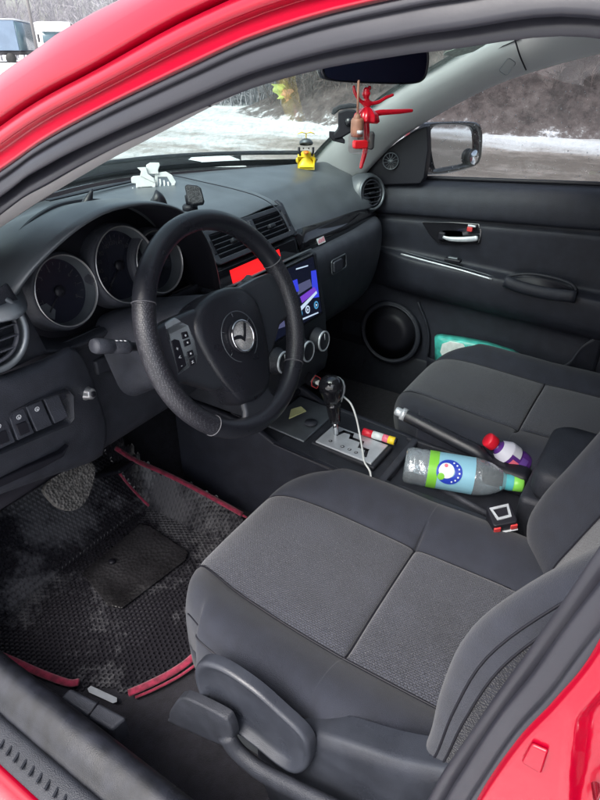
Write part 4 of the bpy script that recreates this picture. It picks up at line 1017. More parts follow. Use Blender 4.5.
# head unit
hA, hB = V((1, 0, 0)), V((0, .029, .143)).normalized(); hN = hA.cross(hB); ho = V((.010, .1345, .795))
hu = obj('head_unit', plate(rrect(.250, .150, .006), ho, hA, hB, .008), 'gloss', car, bevel=.002, label='large touch screen showing a purple car picture')
scr = obj('screen', plate(rrect(.238, .136, .002), ho+hN*.0082, hA, hB, .0004), 'scr', hu, smooth=False)
so = ho+hN*.009
def sp_(P, m, nm='screen_picture', d=.0): obj(nm, plate(P, so+hN*d, hA, hB, .0002), m, scr, smooth=False)
def uv_(a, b): p = atp(a, b, so, hN); return ((p-so).dot(hA), (p-so).dot(hB))
sp_([uv_(*p) for p in ((311, 271), (316, 270), (319, 297), (313, 298))], 'scr_blue')
sp_([uv_(*p) for p in ((297, 285), (310, 279), (312, 286), (298, 295))], 'scr_grey')
sp_([uv_(*p) for p in ((300, 297), (314, 287), (317, 291), (302, 303))], 'scr_purple', d=.0003)
sp_([uv_(*p) for p in ((292, 281), (297, 279), (299, 291), (294, 293))], 'scr_blue', d=.0003)
sp_([uv_(*p) for p in ((298, 309), (316, 291), (317, 293), (300, 312))], 'scr_white', d=.0005)
sp_([uv_(*p) for p in ((296, 268.5), (308, 265), (308, 266.2), (296, 269.8))], 'scr_white')
sp_([(-.11, -.04), (.0, -.055), (.01, .03), (-.08, .05)], 'scr_grey', d=.0001)
for a, b, m in ((316, 305, 'scr_cyan'), (307.5, 309.5, 'scr_white'), (300, 314, 'scr_cyan'), (274, 328, 'scr_cyan')):
    u, w = uv_(a, b); sp_(circ(.0095, 20, u, w), m, 'icon', .0006); sp_(circ(.0060, 20, u, w), 'scr', 'icon', .0009); sp_([(u-.003, w-.004), (u+.004, w), (u-.003, w+.004)], 'scr_white', 'icon', .0012)
sp_([uv_(*p) for p in ((301, 319), (318, 312), (318.5, 313), (301.5, 320.5))], 'scr_white')
# heater knobs
kN = V((0, -.995, .09)).normalized()
for i, (a, b, yy) in enumerate(((317, 340, .103), (277, 361, .105))):
    c = at(a, b, y=yy)
    kn = obj('heater_knob', lathe([(.031, -.004), (.031, .0), (.027, .003), (.0255, .018), (.023, .021), (.001, .021)], c, kN, 36), 'plastic', car, label='round heater knob, ' + ('right of the stack' if i == 0 else 'left of the stack'))
    obj('knob_ring', lathe([(.0255, .0175), (.0255, .0215), (.0225, .0225), (.0215, .0205)], c, kN, 36, caps=False), 'silver', kn)
    obj('knob_pointer', box(c+kN*.022+V((0, 0, .012)), (.002, .016, .001), V((1, 0, 0)), V((0, .1, 1))), 'print', kn)
c = V((.02, .103, .672))
kn = obj('heater_knob', lathe([(.031, -.004), (.031, .0), (.027, .003), (.0255, .018), (.023, .021), (.001, .021)], c, kN, 36), 'plastic', car, label='round heater knob in the middle of the stack')
obj('knob_ring', lathe([(.0255, .0175), (.0255, .0215), (.0225, .0225), (.0215, .0205)], c, kN, 36, caps=False), 'silver', kn)

# ================================================================== STEERING WHEEL
W = V((-.36, 0, .90)); ta_ = math.radians(22)
WX, WU, WN = V((1, 0, 0)), V((0, math.sin(ta_), math.cos(ta_))), V((0, -math.cos(ta_), math.sin(ta_)))
def wpx(a, b, h=0): return atp(a, b, W-WN*h, WN)
def wuv(a, b, h=0): p = wpx(a, b, h)-(W-WN*h); return (p.dot(WX), p.dot(WU))
nR, nr = 144, 20; rows = []
for i in range(nR):
    a = 2*PI*i/nR; d = WX*math.cos(a)+WU*math.sin(a); row = []
    rr = .0160
    for j in range(nr):
        b = 2*PI*j/nr; row.append(tuple(W+d*(.1690+rr*math.cos(b))+WN*(.0178*math.sin(b))))
    rows.append(row)
v, f = grid(rows, cu=True, cv=True); fm = []
for i in range(nR):
    a = (360*(i+.5)/nR)
    p = (150 < a < 228) or (a > 316 or a < 22)
    fm += [1 if p else 0]*nr
sw_ = obj('steering_wheel', (v, f), ['leather', 'perf'], car, fm=fm, label='black leather steering wheel, perforated at the sides')
for a in (150, 228, 316, 22):
    a = math.radians(a); d = WX*math.cos(a)+WU*math.sin(a)
    obj('stitching', tube([tuple(W+d*(.1690+.0163*math.cos(b))+WN*.0181*math.sin(b)) for b in [2*PI*k/24 for k in range(24)]], .0009, 6, closed=True), M['thread'] if 'thread' in M else M.setdefault('thread', mat('grey_thread', (.09, .09, .10), .7)), sw_)
def dome(P2, O, steps, A=WX, B=WU, N=WN, c=(0, 0)):
    R_ = [[tuple(O+A*((a-c[0])*s+c[0])+B*((b-c[1])*s+c[1])+N*h) for a, b in P2] for s, h in steps]
    v, f = grid(R_, cv=True, flip=False); k = len(v)-len(P2); f.append(tuple(range(k, k+len(P2)))); return v, f
hp_ = [(-.055, .050), (-.02, .060), (.02, .060), (.055, .050), (.076, .026), (.080, -.005), (.070, -.06), (.052, -.108), (.036, -.134), (0, -.142), (-.036, -.134), (-.052, -.108), (-.070, -.06), (-.080, -.005), (-.076, .026)]
hp_ = cr([(a*1.0, b*.95) for a, b in hp_], 4, closed=True)
hub = obj('hub_pad', dome(hp_, W-WN*.012, [(.97, -.035), (1.0, -.01), (1.0, .006), (.985, .012), (.95, .0165), (.85, .0205), (.6, .0235), (.3, .025)], c=(0, -.03)), 'leather', sw_)
ho2 = W+WN*.0110
HC = (0, -.022)
def hring(r0_, r1_, h, t, m, nm, par=hub): return obj(nm, ring(circ(r1_, 48, *HC), circ(r0_, 48, *HC), W+WN*h, WX, WU, t), m, par, bevel=.0004)
hring(.0405, .0423, .0118, .0009, 'gunmetal', 'emblem_groove')
for k in range(6):
    a = math.radians(30+60*k); d = WX*math.cos(a)+WU*math.sin(a); obj('tick_mark', box(W+WN*.0125+WU*HC[1]+d*.0365, (.006, .0009, .0009), d, WN.cross(d)), 'gunmetal', hub)
em = obj('emblem', lathe([(.0275, .008), (.0275, .0145), (.0262, .0165), (.001, .017)], W+WU*HC[1], WN, 48), 'black', hub, label='round metal emblem with a glittering ground and a winged mark')
glit = bpy.data.materials.new('glitter'); glit.use_nodes = True
_n, _l = glit.node_tree.nodes, glit.node_tree.links; _v = _n.new('ShaderNodeTexVoronoi'); _v.inputs['Scale'].default_value = 900
_t = _n.new('ShaderNodeTexCoord'); _l.new(_t.outputs['Object'], _v.inputs['Vector'])
_r = _n.new('ShaderNodeValToRGB'); _r.color_ramp.elements[0].color = (.35, .33, .32, 1); _r.color_ramp.elements[1].color = (.95, .94, .9, 1); _l.new(_v.outputs['Color'], _r.inputs[0]); _l.new(_r.outputs[0], _n['Principled BSDF'].inputs['Base Color'])
_n['Principled BSDF'].inputs['Roughness'].default_value = .35; _n['Principled BSDF'].inputs['Metallic'].default_value = .3
obj('emblem_ground', lathe([(.0235, .0165), (.0235, .0182), (.001, .0186)], W+WU*HC[1], WN, 40), glit, em)
eo = W+WU*HC[1]+WN*.0195
def ep(a, b): return tuple(eo+WX*a*.0250+WU*b*.0250)
obj('emblem_ring', tube([ep(math.cos(2*PI*k/48), math.sin(2*PI*k/48)) for k in range(48)], .0021, 8, closed=True), 'chrome', em)
obj('emblem_wings', plate([(a*.025, b*.025+HC[1]) for a, b in [(-1, .04), (-.6, .0), (-.25, -.10), (0, -.40), (.28, -.08), (.52, .35), (.70, .72), (.52, .86), (.36, .55), (.15, .14), (0, -.06), (-.15, .12), (-.5, .24), (-1, .24)]], W+WN*.0182, WX, WU, .0014), 'leather', em, bevel=.0005)
obj('airbag_mark', ring(circ(.0065, 20, .008, -.085), circ(.0056, 20, .008, -.085), W+WN*.0095, WX, WU, .0005), 'plastic2', hub)
M['satin'] = mat('satin_black_plastic', (.030, .033, .040), .30)
M['pod'] = mat('grey_silver_plastic', (.36, .40, .42), .36, .25, var=(50, .1))
# spokes
def spoke(px, h, t, m, bev=.008, name='spoke', par=sw_): 
    P2 = [wuv(a, b, h) for a, b in px]; return obj(name, plate(P2, W-WN*(h+t), WX, WU, t), m, par, bevel=bev, seg=4)
ls = obj('spoke', plate([(-.165, .046), (-.11, .050), (-.05, .048), (-.03, .0), (-.045, -.090), (-.08, -.080), (-.125, -.045), (-.162, -.040)], W-WN*.030, WX, WU, .030), 'satin', sw_, bevel=.010, seg=4)
rs = obj('spoke', plate([(.165, .046), (.162, -.040), (.125, -.045), (.08, -.080), (.045, -.090), (.03, 0), (.05, .048), (.11, .050)], W-WN*.030, WX, WU, .030), 'satin', sw_, bevel=.010, seg=4)
obj('spoke', plate([(-.034, -.112), (.034, -.112), (.038, -.140), (.060, -.172), (-.060, -.172), (-.038, -.140)], W-WN*.012, WX, WU, .014), 'satin', sw_, bevel=.007, seg=4, label='glossy lower spoke')
h_ = .0
pod = spoke([(166, 323), (175, 317), (189, 324), (196, 340), (199, 355), (198, 364), (177, 378), (172.5, 358), (168, 343), (163, 338)], .0, .012, 'pod', .003, 'button_panel', ls)
def btn(px, par=pod, m='black'): return spoke(px, -.0015, .005, m, .0015, 'button', par)
b1 = btn([(171.5, 341), (175, 339), (179.5, 340), (187, 365), (178.5, 373), (175, 358)])
b2 = btn([(181.5, 332.5), (187.5, 331), (189.5, 337), (183, 339.5)]); b3 = btn([(183.5, 341), (190, 338.5), (191.5, 344), (185, 347)])
b4 = btn([(187, 352), (193, 349.5), (194.5, 355), (188.5, 358)]); b5 = btn([(189, 359.5), (195, 356.5), (196.5, 363), (190.5, 366.5)])
for s, a, b, par in (('+', 177.5, 349, b1), ('<', 180, 357.5, b1), ('-', 181.5, 365.5, b1), ('x', 192.5, 361.5, b5)):
    textobj('legend', s, wpx(a, b, -.0017), WX, WU, .009, 'print', par, .0003)
for a, b, par in ((185.5, 335.5, b2), (187.5, 342.5, b3), (190.7, 353.5, b4)):
    u, w = wuv(a, b, -.0017); obj('legend', plate(circ(.0016, 12, u, w), W+WN*.0017, WX, WU, .0004), 'print', par, smooth=False)
# column shroud and stalks
cs = []
for d, w, h in ((.040, .046, .046), (.055, .058, .056), (.10, .066, .062), (.17, .074, .070), (.24, .080, .080)):
    O = W-WN*d; cs.append([tuple(O+WX*a+WU*(b-.005)) for a, b in rrect(w*2, h*2, w*.45, 6)])
v, f = grid(cs, cv=True); f.append(tuple(range(len(cs[0])))[::-1])
shr = obj('column_shroud', (v, f), 'plastic2', car)
def stalk(p0, p1, r, lab, tipm='plastic2'):
    p0, p1 = V(p0), V(p1); d = (p1-p0); L = d.length; d.normalize()
    s = obj('stalk', tube([p0, p0+d*L*.45, p0+d*L*.62, p0+d*L*.63], [r*.5, r*.55, r*.62, r*.9], 16, ell=(1, .8)), 'plastic', car, label=lab)
    obj('stalk_grip', tube([p0+d*L*.63, p0+d*L*.66, p0+d*L*.80, p0+d*L*.81, p0+d*L*.82, p0+d*L*.97, p1], [r*.92, r, r, r*.9, r*1.02, r*1.06, r*.9], 20, ell=(1, .8)), tipm, s)
    u = V((0, 0, 1)); w = d.cross(u).normalized()
    for k in range(3): obj('stalk_mark', box(p0+d*L*(.68+k*.045)+w.cross(d)*-r*.0+V((0, -.4, .7)).normalized()*r*.95, (.004, .003, .001), d, w), 'print', s)
    return s
stalk(W-WN*.075+WX*-.05+WU*-.01, at(93, 346, y=.095), .0135, 'left stalk behind the steering wheel')
stalk(W-WN*.075+WX*.05+WU*.005, at(253, 279, y=.045), .0145, 'right stalk behind the steering wheel')

# ================================================================== SEATS
def seat(sg, dy, who):
    # cushion cross-sections: driver seat centre x = -.375
    cx, HW = -.375, .262
    cols = [(-1.0, .385), (-1.035, .43), (-1.03, .468), (-.98, .497), (-.90, .512), (-.78, .511), (-.66, .497), (-.605, .484), (-.585, .4815), (-.50, .485), (-.25, .489), (0, .490), (.25, .489), (.42, .487), (.455, .4815), (.475, .484), (.54, .495), (.70, .506), (.86, .507), (.97, .492), (1.03, .462), (1.04, .43), (1.0, .385)]
    ST = [  # y, width factor, dz, extra roll
        (-.60, .98, .0), (-.50, .99, .004), (-.40, 1.0, .004), (-.335, 1.0, .002), (-.322, 1.0, -.0075), (-.309, 1.0, .002), (-.22, .995, .008), (-.12, .96, .014), (-.06, .90, .014), (-.025, .84, .006), (-.004, .80, -.010), (.006, .785, -.035), (.004, .78, -.07), (-.01, .77, -.11)]
    rows = []
    for y, wf, dz in ST:
        row = []
        for u, z in cols:
            flat = .490+(z-.490)*(1.0 if y < -.1 else max(.45, 1-(y+.1)*6)) if z > .475 else z
            if dz < -.03: flat = min(flat, .49) if u not in (-1.0, 1.0) else flat
            zz = flat+dz
            yy = y
            if y < -.3 and y > -.34 and abs(u) > .58: zz = z+.003
            # plan rounding of the front corners
            if y > -.08: yy = y-.05*max(0, abs(u)-.45)**2/.3
            row.append((cx+u*HW*wf, yy, zz))
        rows.append(row)
    nu, nv = 6, 4
    G = surf(rows, nu, nv)
    G = [[(p[0]*(-sg), p[1]+dy, p[2]) for p in r] for r in G]     # sg = -1 keeps the driver side
    def wr(p):      # pulled cloth on the sides of the cushion
        w = max(0, min(1, (abs(p[0]-cx*(-sg))-.235)/.02))*max(0, min(1, (.505-p[2])/.04))
        q = noise.noise(V((p[1]*7+p[2]*14, p[2]*42-p[1]*10, 2)))
        t = noise.noise(V((p[0]*9, p[1]*9, 5)))*.0025
        return (p[0]+.0055*w*q, p[1], p[2]+.002*w*q+t*(.3 if w == 0 else 1))
    G = [[wr(p) for p in r] for r in G]
    v, f = grid(G, flip=(sg < 0)); nc = len(G[0])-1; fm = []
    c0, c1 = 8*nv, 14*nv
    for i in range(len(f)):
        r, c = divmod(i, nc); fm.append(1 if c0 <= c < c1 and r < 10*nu+3 else 0)
    # cloth coordinates: arc length along the rows
    uv = []; L = [0]
    mid = len(G[0])//2
    for i in range(1, len(G)): L.append(L[-1]+(V(G[i][mid])-V(G[i-1][mid])).length)
    for i, r in enumerate(G):
        for p in r: uv.append((L[i], p[0]))
    cu = obj('seat_cushion', (v, f), ['side_cloth', 'fabric'], car, fm=fm, uv=uv, label=who+' seat cushion, knitted centre and plain sides')
    for c in (c0, c1): obj('seam', tube([tuple(V(G[i][c])+V((0, 0, .0002))) for i in range(6, 10*nu+3)], .0020, 6), 'black', cu)
    obj('seam', tube([tuple(V(G[int(4*nu)][c])+V((0, 0, .0006))) for c in range(c0, c1+1)], .0020, 6), 'black', cu)
    for cc3 in (10, len(G[0])-11): obj('seam', tube([G[i][cc3] for i in range(3, 10*nu)], .0017, 5), 'black', cu)
    r_ = 10*nu+3; obj('seam', tube([G[r_][c] for c in range(c0, c1+1)], .0020, 6), 'side_cloth', cu)
    # backrest
    bc = [(-.95, -.16), (-1.04, -.10), (-1.055, -.02), (-1.03, .055), (-.97, .080), (-.86, .074), (-.72, .040), (-.62, .010), (-.585, .0), (-.45, -.002), (0, -.006), (.45, -.002), (.585, .0), (.62, .010), (.72, .040), (.86, .074), (.97, .080), (1.03, .055), (1.055, -.02), (1.04, -.10), (.95, -.16)]
    KN = [.1, .45, .80, 1.02, 1.3, 1.5, 1.25, .6, .3, .15]; KF = [.1, .5, .8, .9, .85, .8, .75, .6, .3, .15]
    BS = [(.43, -.560, .86, .10), (.475, -.552, .95, .55), (.53, -.552, 1.0, .95), (.60, -.572, 1.01, .95), (.68, -.597, 1.01, .88), (.78, -.628, 1.01, .85), (.88, -.655, 1.01, .85), (.98, -.68, .95, .7), (1.05, -.71, .86, .4), (1.085, -.735, .72, .15)]
    rows = [[(cx+u*HW*wf, y+(h*(KN if u < 0 else KF)[bi] if h > 0 else h*(1 if z < 1.0 else .6)), z) for u, h in bc] for bi, (z, y, wf, k) in enumerate(BS)]
    G = surf(rows, 5, 4); G = [[(p[0]*(-sg), p[1]+dy, p[2]) for p in r] for r in G]
    v, f = grid(G, flip=(sg > 0)); nc = len(G[0])-1; fm = []
    for i in range(len(f)):
        r, c = divmod(i, nc); fm.append(1 if 8*4 <= c < 12*4 else 2 if (c < 12 or c >= nc-12) else 0)
    uv = [((p[2]), p[0]) for r in G for p in r]
    bk = obj('seat_backrest', (v, f), ['side_cloth', 'fabric', 'panel_cloth'], car, fm=fm, uv=uv, label=who+' seat backrest with side bolsters')
    for c in (8*4, 12*4, ): obj('seam', tube([tuple(V(r[c])+V((0, .0006, 0))) for r in G[2:-2]], .0020, 6), 'black', bk)
    for c, o in ((12, 0), (13, 0), (nc-12, 0), (nc-13, 0)): obj('seam', tube([tuple(V(r[c])) for r in G[1:-1]], .0015, 5), 'black', bk)
    for s in (-1, 1): obj('headrest_post', tube([((cx+s*.07)*(-sg), -.76+dy, 1.06), ((cx+s*.07)*(-sg), -.775+dy, 1.13)], .006, 8), 'chrome', bk)
    hr_ = dome(rrect(.26, .15, .05, 6), V(((cx)*(-sg), -.74+dy, 1.19)), [(.8, -.05), (.97, -.04), (1, 0), (.97, .035), (.8, .045)], V((1, 0, 0)), V((0, -.25, 1)).normalized(), V((0, 1, .25)).normalized())
    v, f = hr_; f.append(tuple(range(28))[::-1] if False else tuple(range(28))[::-1]); obj('headrest', (v, f), 'side_cloth', bk)
    obj('seat_frame', join(box(((cx)*(-sg), -.33+dy, .36), (.40, .40, .06)), box(((cx-.18)*(-sg), -.34+dy, .26), (.03, .48, .05)), box(((cx+.18)*(-sg), -.34+dy, .26), (.03, .48, .05)), box(((cx)*(-sg), -.45+dy, .31), (.4, .03, .1))), 'black', car, bevel=.006)
    return cu
seat(-1, 0, 'driver')
seat(1, -.055, 'front passenger')

M['satin2'] = mat('grey_satin_plastic', (.028, .031, .040), .32, bump=('voronoi', 900, .3, .0006), rvar=(12, .24, .42), var=(20, .2))
# driver seat side shield and levers
def traced(px, x): return [tuple(at(a, b, x=x)) for a, b in px]
def traced_dome(px, x, steps, m, name, par, label=None, n=4):
    P = cr(traced(px, x), n, closed=True); c = sum((V(p) for p in P), V((0, 0, 0)))/len(P)
    R_ = [[tuple(c+(V(p)-c)*s+V((-h, 0, 0))) for p in P] for s, h in steps]
    v, f = grid(R_, cv=True); k = len(v)-len(P); f.append(tuple(range(k, k+len(P))))
    o = obj(name, (v, f), m, par, label=label)
    me = o.data; bm = bmesh.new(); bm.from_mesh(me); bmesh.ops.recalc_face_normals(bm, faces=bm.faces); bm.to_mesh(me); bm.free(); return o
sh = traced_dome([(262, 708), (300, 722), (345, 736), (395, 752), (448, 763), (466, 770), (462, 800), (440, 850), (360, 870), (290, 830), (262, 770)], -.648, [(1, -.03), (1, .0), (.985, .006), (.94, .010), (.7, .013), (.4, .013)], 'satin2', 'seat_side_shield', car, 'grey moulded side shield of the driver seat')
lv_ = traced_dome([(196, 668), (204, 660), (224, 666), (255, 687), (281, 710), (305, 733), (312, 750), (309, 766), (297, 772), (280, 763), (258, 745), (233, 726), (209, 706), (199, 686)], -.672, [(1, -.012), (1, .0), (.985, .004), (.95, .006), (.90, .005), (.84, -.004), (.6, -.007)], 'satin2', 'recline_lever', sh, 'curved recline lever')
traced_dome([(170, 712), (172, 708), (178, 699), (182, 697), (190, 698), (222, 714), (230, 722), (234, 736), (230, 745), (222, 744), (172, 722), (170, 718)], -.690, [(1, -.012), (1, 0), (.975, .0025), (.9, .003)], 'plastic', 'height_lever', sh, 'flat black height lever')
bp_ = [at(a, b, x=-.69) for a, b in ((226, 735), (238, 752), (262, 772), (300, 792), (345, 815), (380, 840))]
obj('lower_rail_cover', tube(cr([tuple(p) for p in bp_], 6), .014, 12, ell=(.8, 1.2)), 'plastic', sh)
obj('seat_rail', box((-.60, -.36, .262), (.035, .56, .03)), 'gunmetal', car, bevel=.004)
obj('side_screw', lathe([(.004, 0), (.004, .003), (.001, .004)], at(206, 742, x=-.695), (-1, 0, 0), 14), 'black', sh)

# rear bench
rbn = [[(x, y, z) for x in (-.66, -.4, 0, .4, .66)] for y, z in ((-1.05, .30), (-1.03, .50), (-1.2, .52), (-1.5, .49), (-1.58, .60), (-1.72, .98), (-1.78, 1.02), (-1.85, .98), (-1.8, .5))]
obj('rear_seat', grid(surf(rbn, 4, 4)), 'side_cloth', car, label='rear bench seat')

# ================================================================== CONSOLE
def side_wall(x0, x1):
    P = [(.42, .52), (.16, .505), (.10, .478), (-.14, .462), (-.20, .455), (-.44, .452), (-.80, .45), (-.80, .22), (.42, .22)]
    return prism([(x0, y, z) for y, z in P], (x1-x0, 0, 0))
con = obj('console', join(side_wall(-.108, -.092), side_wall(.115, .131)), 'door', car, bevel=.005, seg=3, label='centre console between the front seats')
def top(x0, x1, y0, z0, y1, z1, t=.02, m='plastic', name='console_panel', lab=None, bev=.003):
    return obj(name, prism([(x0, y0, z0), (x1, y0, z0), (x1, y1, z1), (x0, y1, z1)], (0, 0, -t)), m, con, bevel=bev, label=lab)
top(-.094, .117, .10, .476, -.165, .460)                      # around the selector
top(-.094, .117, .30, .482, .10, .474)
top(-.094, .117, -.165, .452, -.46, .420, name='tray')
top(-.060, .105, .16, .487, .045, .4785, t=.006, m='gunmetal', name='ash_tray_lid', lab='grey lid in front of the gear selector')
obj('lid_notch', lathe([(.016, 0), (.016, .003), (.001, .003)], at(311, 423, z=.4825), (0, 0, 1), 24), 'plastic2', con)
top(-.094, .117, .24, .515, .165, .500, t=.012, m='black', name='cubby_edge')
obj('cubby', join(box((.01, .20, .545), (.20, .01, .09)), box((.01, .235, .49), (.21, .12, .004))), 'black', con)
obj('tray_edge', box((-.083, -.30, .458), (.018, .30, .02)), 'plastic', con, bevel=.004)
obj('tray_edge', box((.108, -.30, .458), (.016, .30, .02)), 'plastic', con, bevel=.004)
obj('tray_divider', box((.012, -.172, .458), (.20, .018, .022)), 'plastic2', con, bevel=.004)
obj('seam_line', tube([(-.108, .10, .479), (-.109, -.05, .471), (-.109, -.2, .459)], .0015, 6), 'black', con)
# gate
gz_ = .4755
gq = [at(a, b, z=gz_) for a, b in ((315.5, 442), (334, 425.5), (388, 446), (371, 464.5))]
ccx = sum(gq, V((0, 0, 0)))/4
obj('gate_surround', prism([tuple(ccx+(p-ccx)*1.13+V((0, 0, -.001))) for p in gq], (0, 0, -.012)), 'plastic', con, bevel=.004)
gp = obj('gate_plate', prism([tuple(p+V((0, 0, .003))) for p in gq], (0, 0, -.006)), 'silver', con, bevel=.0015, label='silver gear selector plate with a stepped slot')
sl_ = [at(a, b, z=gz_+.0032) for a, b in ((337, 434.5), (344, 431.5), (352, 434), (351, 438), (362, 442), (360, 447), (367, 450), (365, 456))]
for a, b in zip(sl_, sl_[1:]):
    d = (b-a); obj('gate_slot', box((a+b)/2, (d.length+.008, .0085, .0008), d, V((0, 0, 1)).cross(d)), 'black', gp)
gd = (gq[3]-gq[0]).normalized()
for s, a, b in (('P', 330.5, 441), ('R', 342.5, 446.5), ('N', 349.5, 449.5), ('D', 356, 452.5)):
    p = at(a, b, z=gz_+.0034); obj('position_mark', lathe([(.0048, 0), (.0048, .0004), (.001, .0004)], p, (0, 0, 1), 16), 'plastic2', gp, smooth=False)
    textobj('legend', s, p+V((0, 0, .0006)), V((1, 0, 0)), V((0, 1, 0)), .0075, 'print', gp, .0002)
# selector lever
sb_ = at(337, 435.5, z=gz_); kt = at(331.5, 390, x=sb_.x+.004)
obj_s = obj('gear_selector', tube([sb_+V((0, 0, -.01)), sb_.lerp(kt, .45)], .0065, 12), 'chrome', car, label='gear selector with a black and silver knob')
ax = (kt-sb_).normalized(); ky = sb_.lerp(kt, .30)
hgt = (kt-ky).length
obj('selector_boot', tube([ky, ky+ax*hgt*.08, ky+ax*hgt*.5, ky+ax*hgt*.62], [.0125, .0145, .0175, .0185], 20), 'gloss', obj_s)
kn_ = obj('selector_knob', lathe([(.017, -.035), (.021, -.020), (.0255, -.004), (.0275, .008), (.026, .020), (.021, .029), (.012, .0345), (.001, .036)], kt, ax, 28, sy=1.12), 'gloss', obj_s)
A, B, N = basis(ax)
obj('knob_trim', tube([tuple(kt+ax*h+c_r*(r_+.0006)) for h, r_ in ((-.030, .018), (-.018, .0215), (-.003, .0258), (.009, .0272), (.021, .0255), (.029, .020), (.034, .0125))], [.003, .004, .0055, .006, .0055, .004, .002], 10), 'silver', kn_)
# hand brake
hx = .078; h0 = at(398, 411.5, x=hx); h1 = at(478, 452, x=hx)
hd = (h1-h0).normalized()
hb = obj('hand_brake', tube([h0+hd*.012, h0+hd*.02, h0+hd*.10, h0+hd*.19, h1, h1+V((0, -.05, -.05))], [.013, .0145, .0155, .0165, .018, .018], 18), 'leather', car, label='leather covered hand brake lever')
obj('release_button', lathe([(.0085, .012), (.0105, .010), (.0105, -.004), (.009, -.006), (.001, -.006)][::-1], h0, hd, 20), 'silver', hb)
obj('grip_collar', tube([h0+hd*.010, h0+hd*.022], .0152, 18), 'silver', hb)
obj('brake_boot', box((hx, -.40, .47), (.05, .10, .06)), 'black', hb, bevel=.015, seg=3)
# arm rest
lid = [(x, y) for x, y in rrect(.205, .36, .035, 6)]
ac = V((.032, -.645, .545))
v, f = dome(lid, ac, [(.97, 0), (1.0, .012), (1.0, .045), (.985, .056), (.94, .062), (.6, .065)], V((1, 0, 0)), V((0, 1, 0)), V((0, 0, 1))); f.append(tuple(range(28))[::-1])
arm_ = obj('arm_rest', (v, f), 'plastic', car, label='padded arm rest lid on the console')
obj('storage_box', box((.018, -.625, .485), (.19, .34, .12)), 'plastic', arm_, bevel=.012, seg=3)
# seat belt buckle
bt_ = at(502, 514, z=.540); bd = V((.02, -.16, -1)).normalized()
# stalk hangs below
A = (c_r*.92+fw*.10).normalized(); Nn = (-bd+V((-.35, -.15, 0))).normalized(); A = (A-Nn*A.dot(Nn)).normalized(); B = Nn.cross(A)
bk_ = obj('belt_buckle', prism([tuple(bt_+A*a+B*b) for a, b in rrect(.046, .044, .006)], Nn*-.085), 'black', car, bevel=.003, seg=3, label='seat belt buckle with red release buttons')
obj('latch_frame', ring([(-.0185, .016), (.0175, .0175), (.0145, -.010), (-.0125, -.012)], [(-.0135, .0115), (.0130, .0125), (.0105, -.0055), (-.0090, -.0070)], bt_+Nn*.0005, A, B, .0022), 'silver', bk_, smooth=False)
Bf = (-Nn).normalized(); Nf = -B
fo = bt_-B*.0225-Nn*.014
for s in (-1, 1): obj('release_button', box(fo+A*s*.0155, (.013, .014, .004), A, Nn), 'redbtn', bk_, bevel=.0015)
obj('buckle_lip', box(fo-Nn*.010, (.046, .002, .006), A, Nn), 'silver', bk_, bevel=.0008)
obj('buckle_stem', tube([bt_-Nn*.08, bt_-Nn*.08+V((0, -.02, -.15))], [.016, .012], 12, ell=(1, .5)), 'black', bk_)
# tube under the tray edge: seat anchor bar
obj('belt_anchor', tube([at(440, 488, z=.44), at(495, 518, z=.43)], .007, 10), 'plastic2', car)

# pedals
bpq = [at(a, b, y=.40) for a, b in ((41, 491), (45, 483), (57, 472), (83, 462), (91, 465), (92, 476), (87, 494), (79, 506), (68, 511), (56, 508), (47, 500))]
pdn = V((0, -.9, .42)).normalized(); pco = at(68, 488, y=.40)
bpq = [atp(a, b, pco, pdn) for a, b in ((41, 491), (45, 483), (57, 472), (83, 462), (91, 465), (92, 476), (87, 494), (79, 506), (68, 511), (56, 508), (47, 500))]
M['worn'] = mat('worn_rubber', (.15, .14, .13), .75, bump=('voronoi', 160, 1.0, .004), var=(50, .35))
pd = obj('brake_pedal', prism([tuple(p) for p in cr([tuple(p) for p in bpq], 3, closed=True)], -pdn*-.014), 'worn', car, bevel=.003, seg=3, label='worn rubber brake pedal')
obj('pedal_arm', tube([pco+V((0, .02, .0)), pco+V((.01, .10, .10)), pco+V((.01, .16, .25))], .010, 8), 'black', pd)
aco = at(112, 470, y=.50); obj('accelerator_pedal', box(aco, (.055, .012, .15), V((1, 0, 0)), V((0, -.85, .5)).cross(V((1, 0, 0)))), 'black', car, bevel=.005)

# ================================================================== FLOOR MAT with cells
def mz(x, y):
    z = .2225
    if y > .44: z += (y-.44)*.93+.004
    if x > -.235 and y > .1: z += (x+.235)*min(2.2, .4+max(0, y-.18)*5.5)
    return z
OUT = [(-.765, .62), (-.745, .42), (-.728, .33), (-.712, .235), (-.695, .165), (-.655, .120), (-.655, .085), (-.63, .055), (-.58, .030), (-.52, .020), (-.44, .03), (-.37, .10), (-.29, .13), (-.20, .15), (-.158, .17), (-.16, .25), (-.175, .36), (-.19, .44), (-.20, .52), (-.22, .64), (-.30, .72), (-.60, .74), (-.75, .72)]
def inside(x, y, P=OUT):
    c = False; n = len(P)
    for i in range(n):
        x1, y1 = P[i]; x2, y2 = P[(i+1) % n]
        if (y1 > y) != (y2 > y) and x < (x2-x1)*(y-y1)/(y2-y1)+x1: c = not c
    return c
mv, mf = [], []
s = .0062; hx_ = s*math.sqrt(3); row = 0; yy = .0
while yy < .76:
    xx = -.80+(hx_/2 if row % 2 else 0)
    while xx < -.09:
        if inside(xx, yy):
            k = len(mv)
            for rr, dz in ((1.0, .0), (.80, 0), (.58, -.0045)):
                for j in range(6):
                    a = math.radians(30+60*j); x = xx+s*rr*math.cos(a); y = yy+s*rr*math.sin(a); mv.append((x, y, mz(x, y)+dz))
            for q in (0, 6):
                for j in range(6): mf.append((k+q+j, k+q+(j+1) % 6, k+q+6+(j+1) % 6, k+q+6+j))
            mf.append(tuple(range(k+12, k+18)))
        xx += hx_
    yy += s*1.5; row += 1
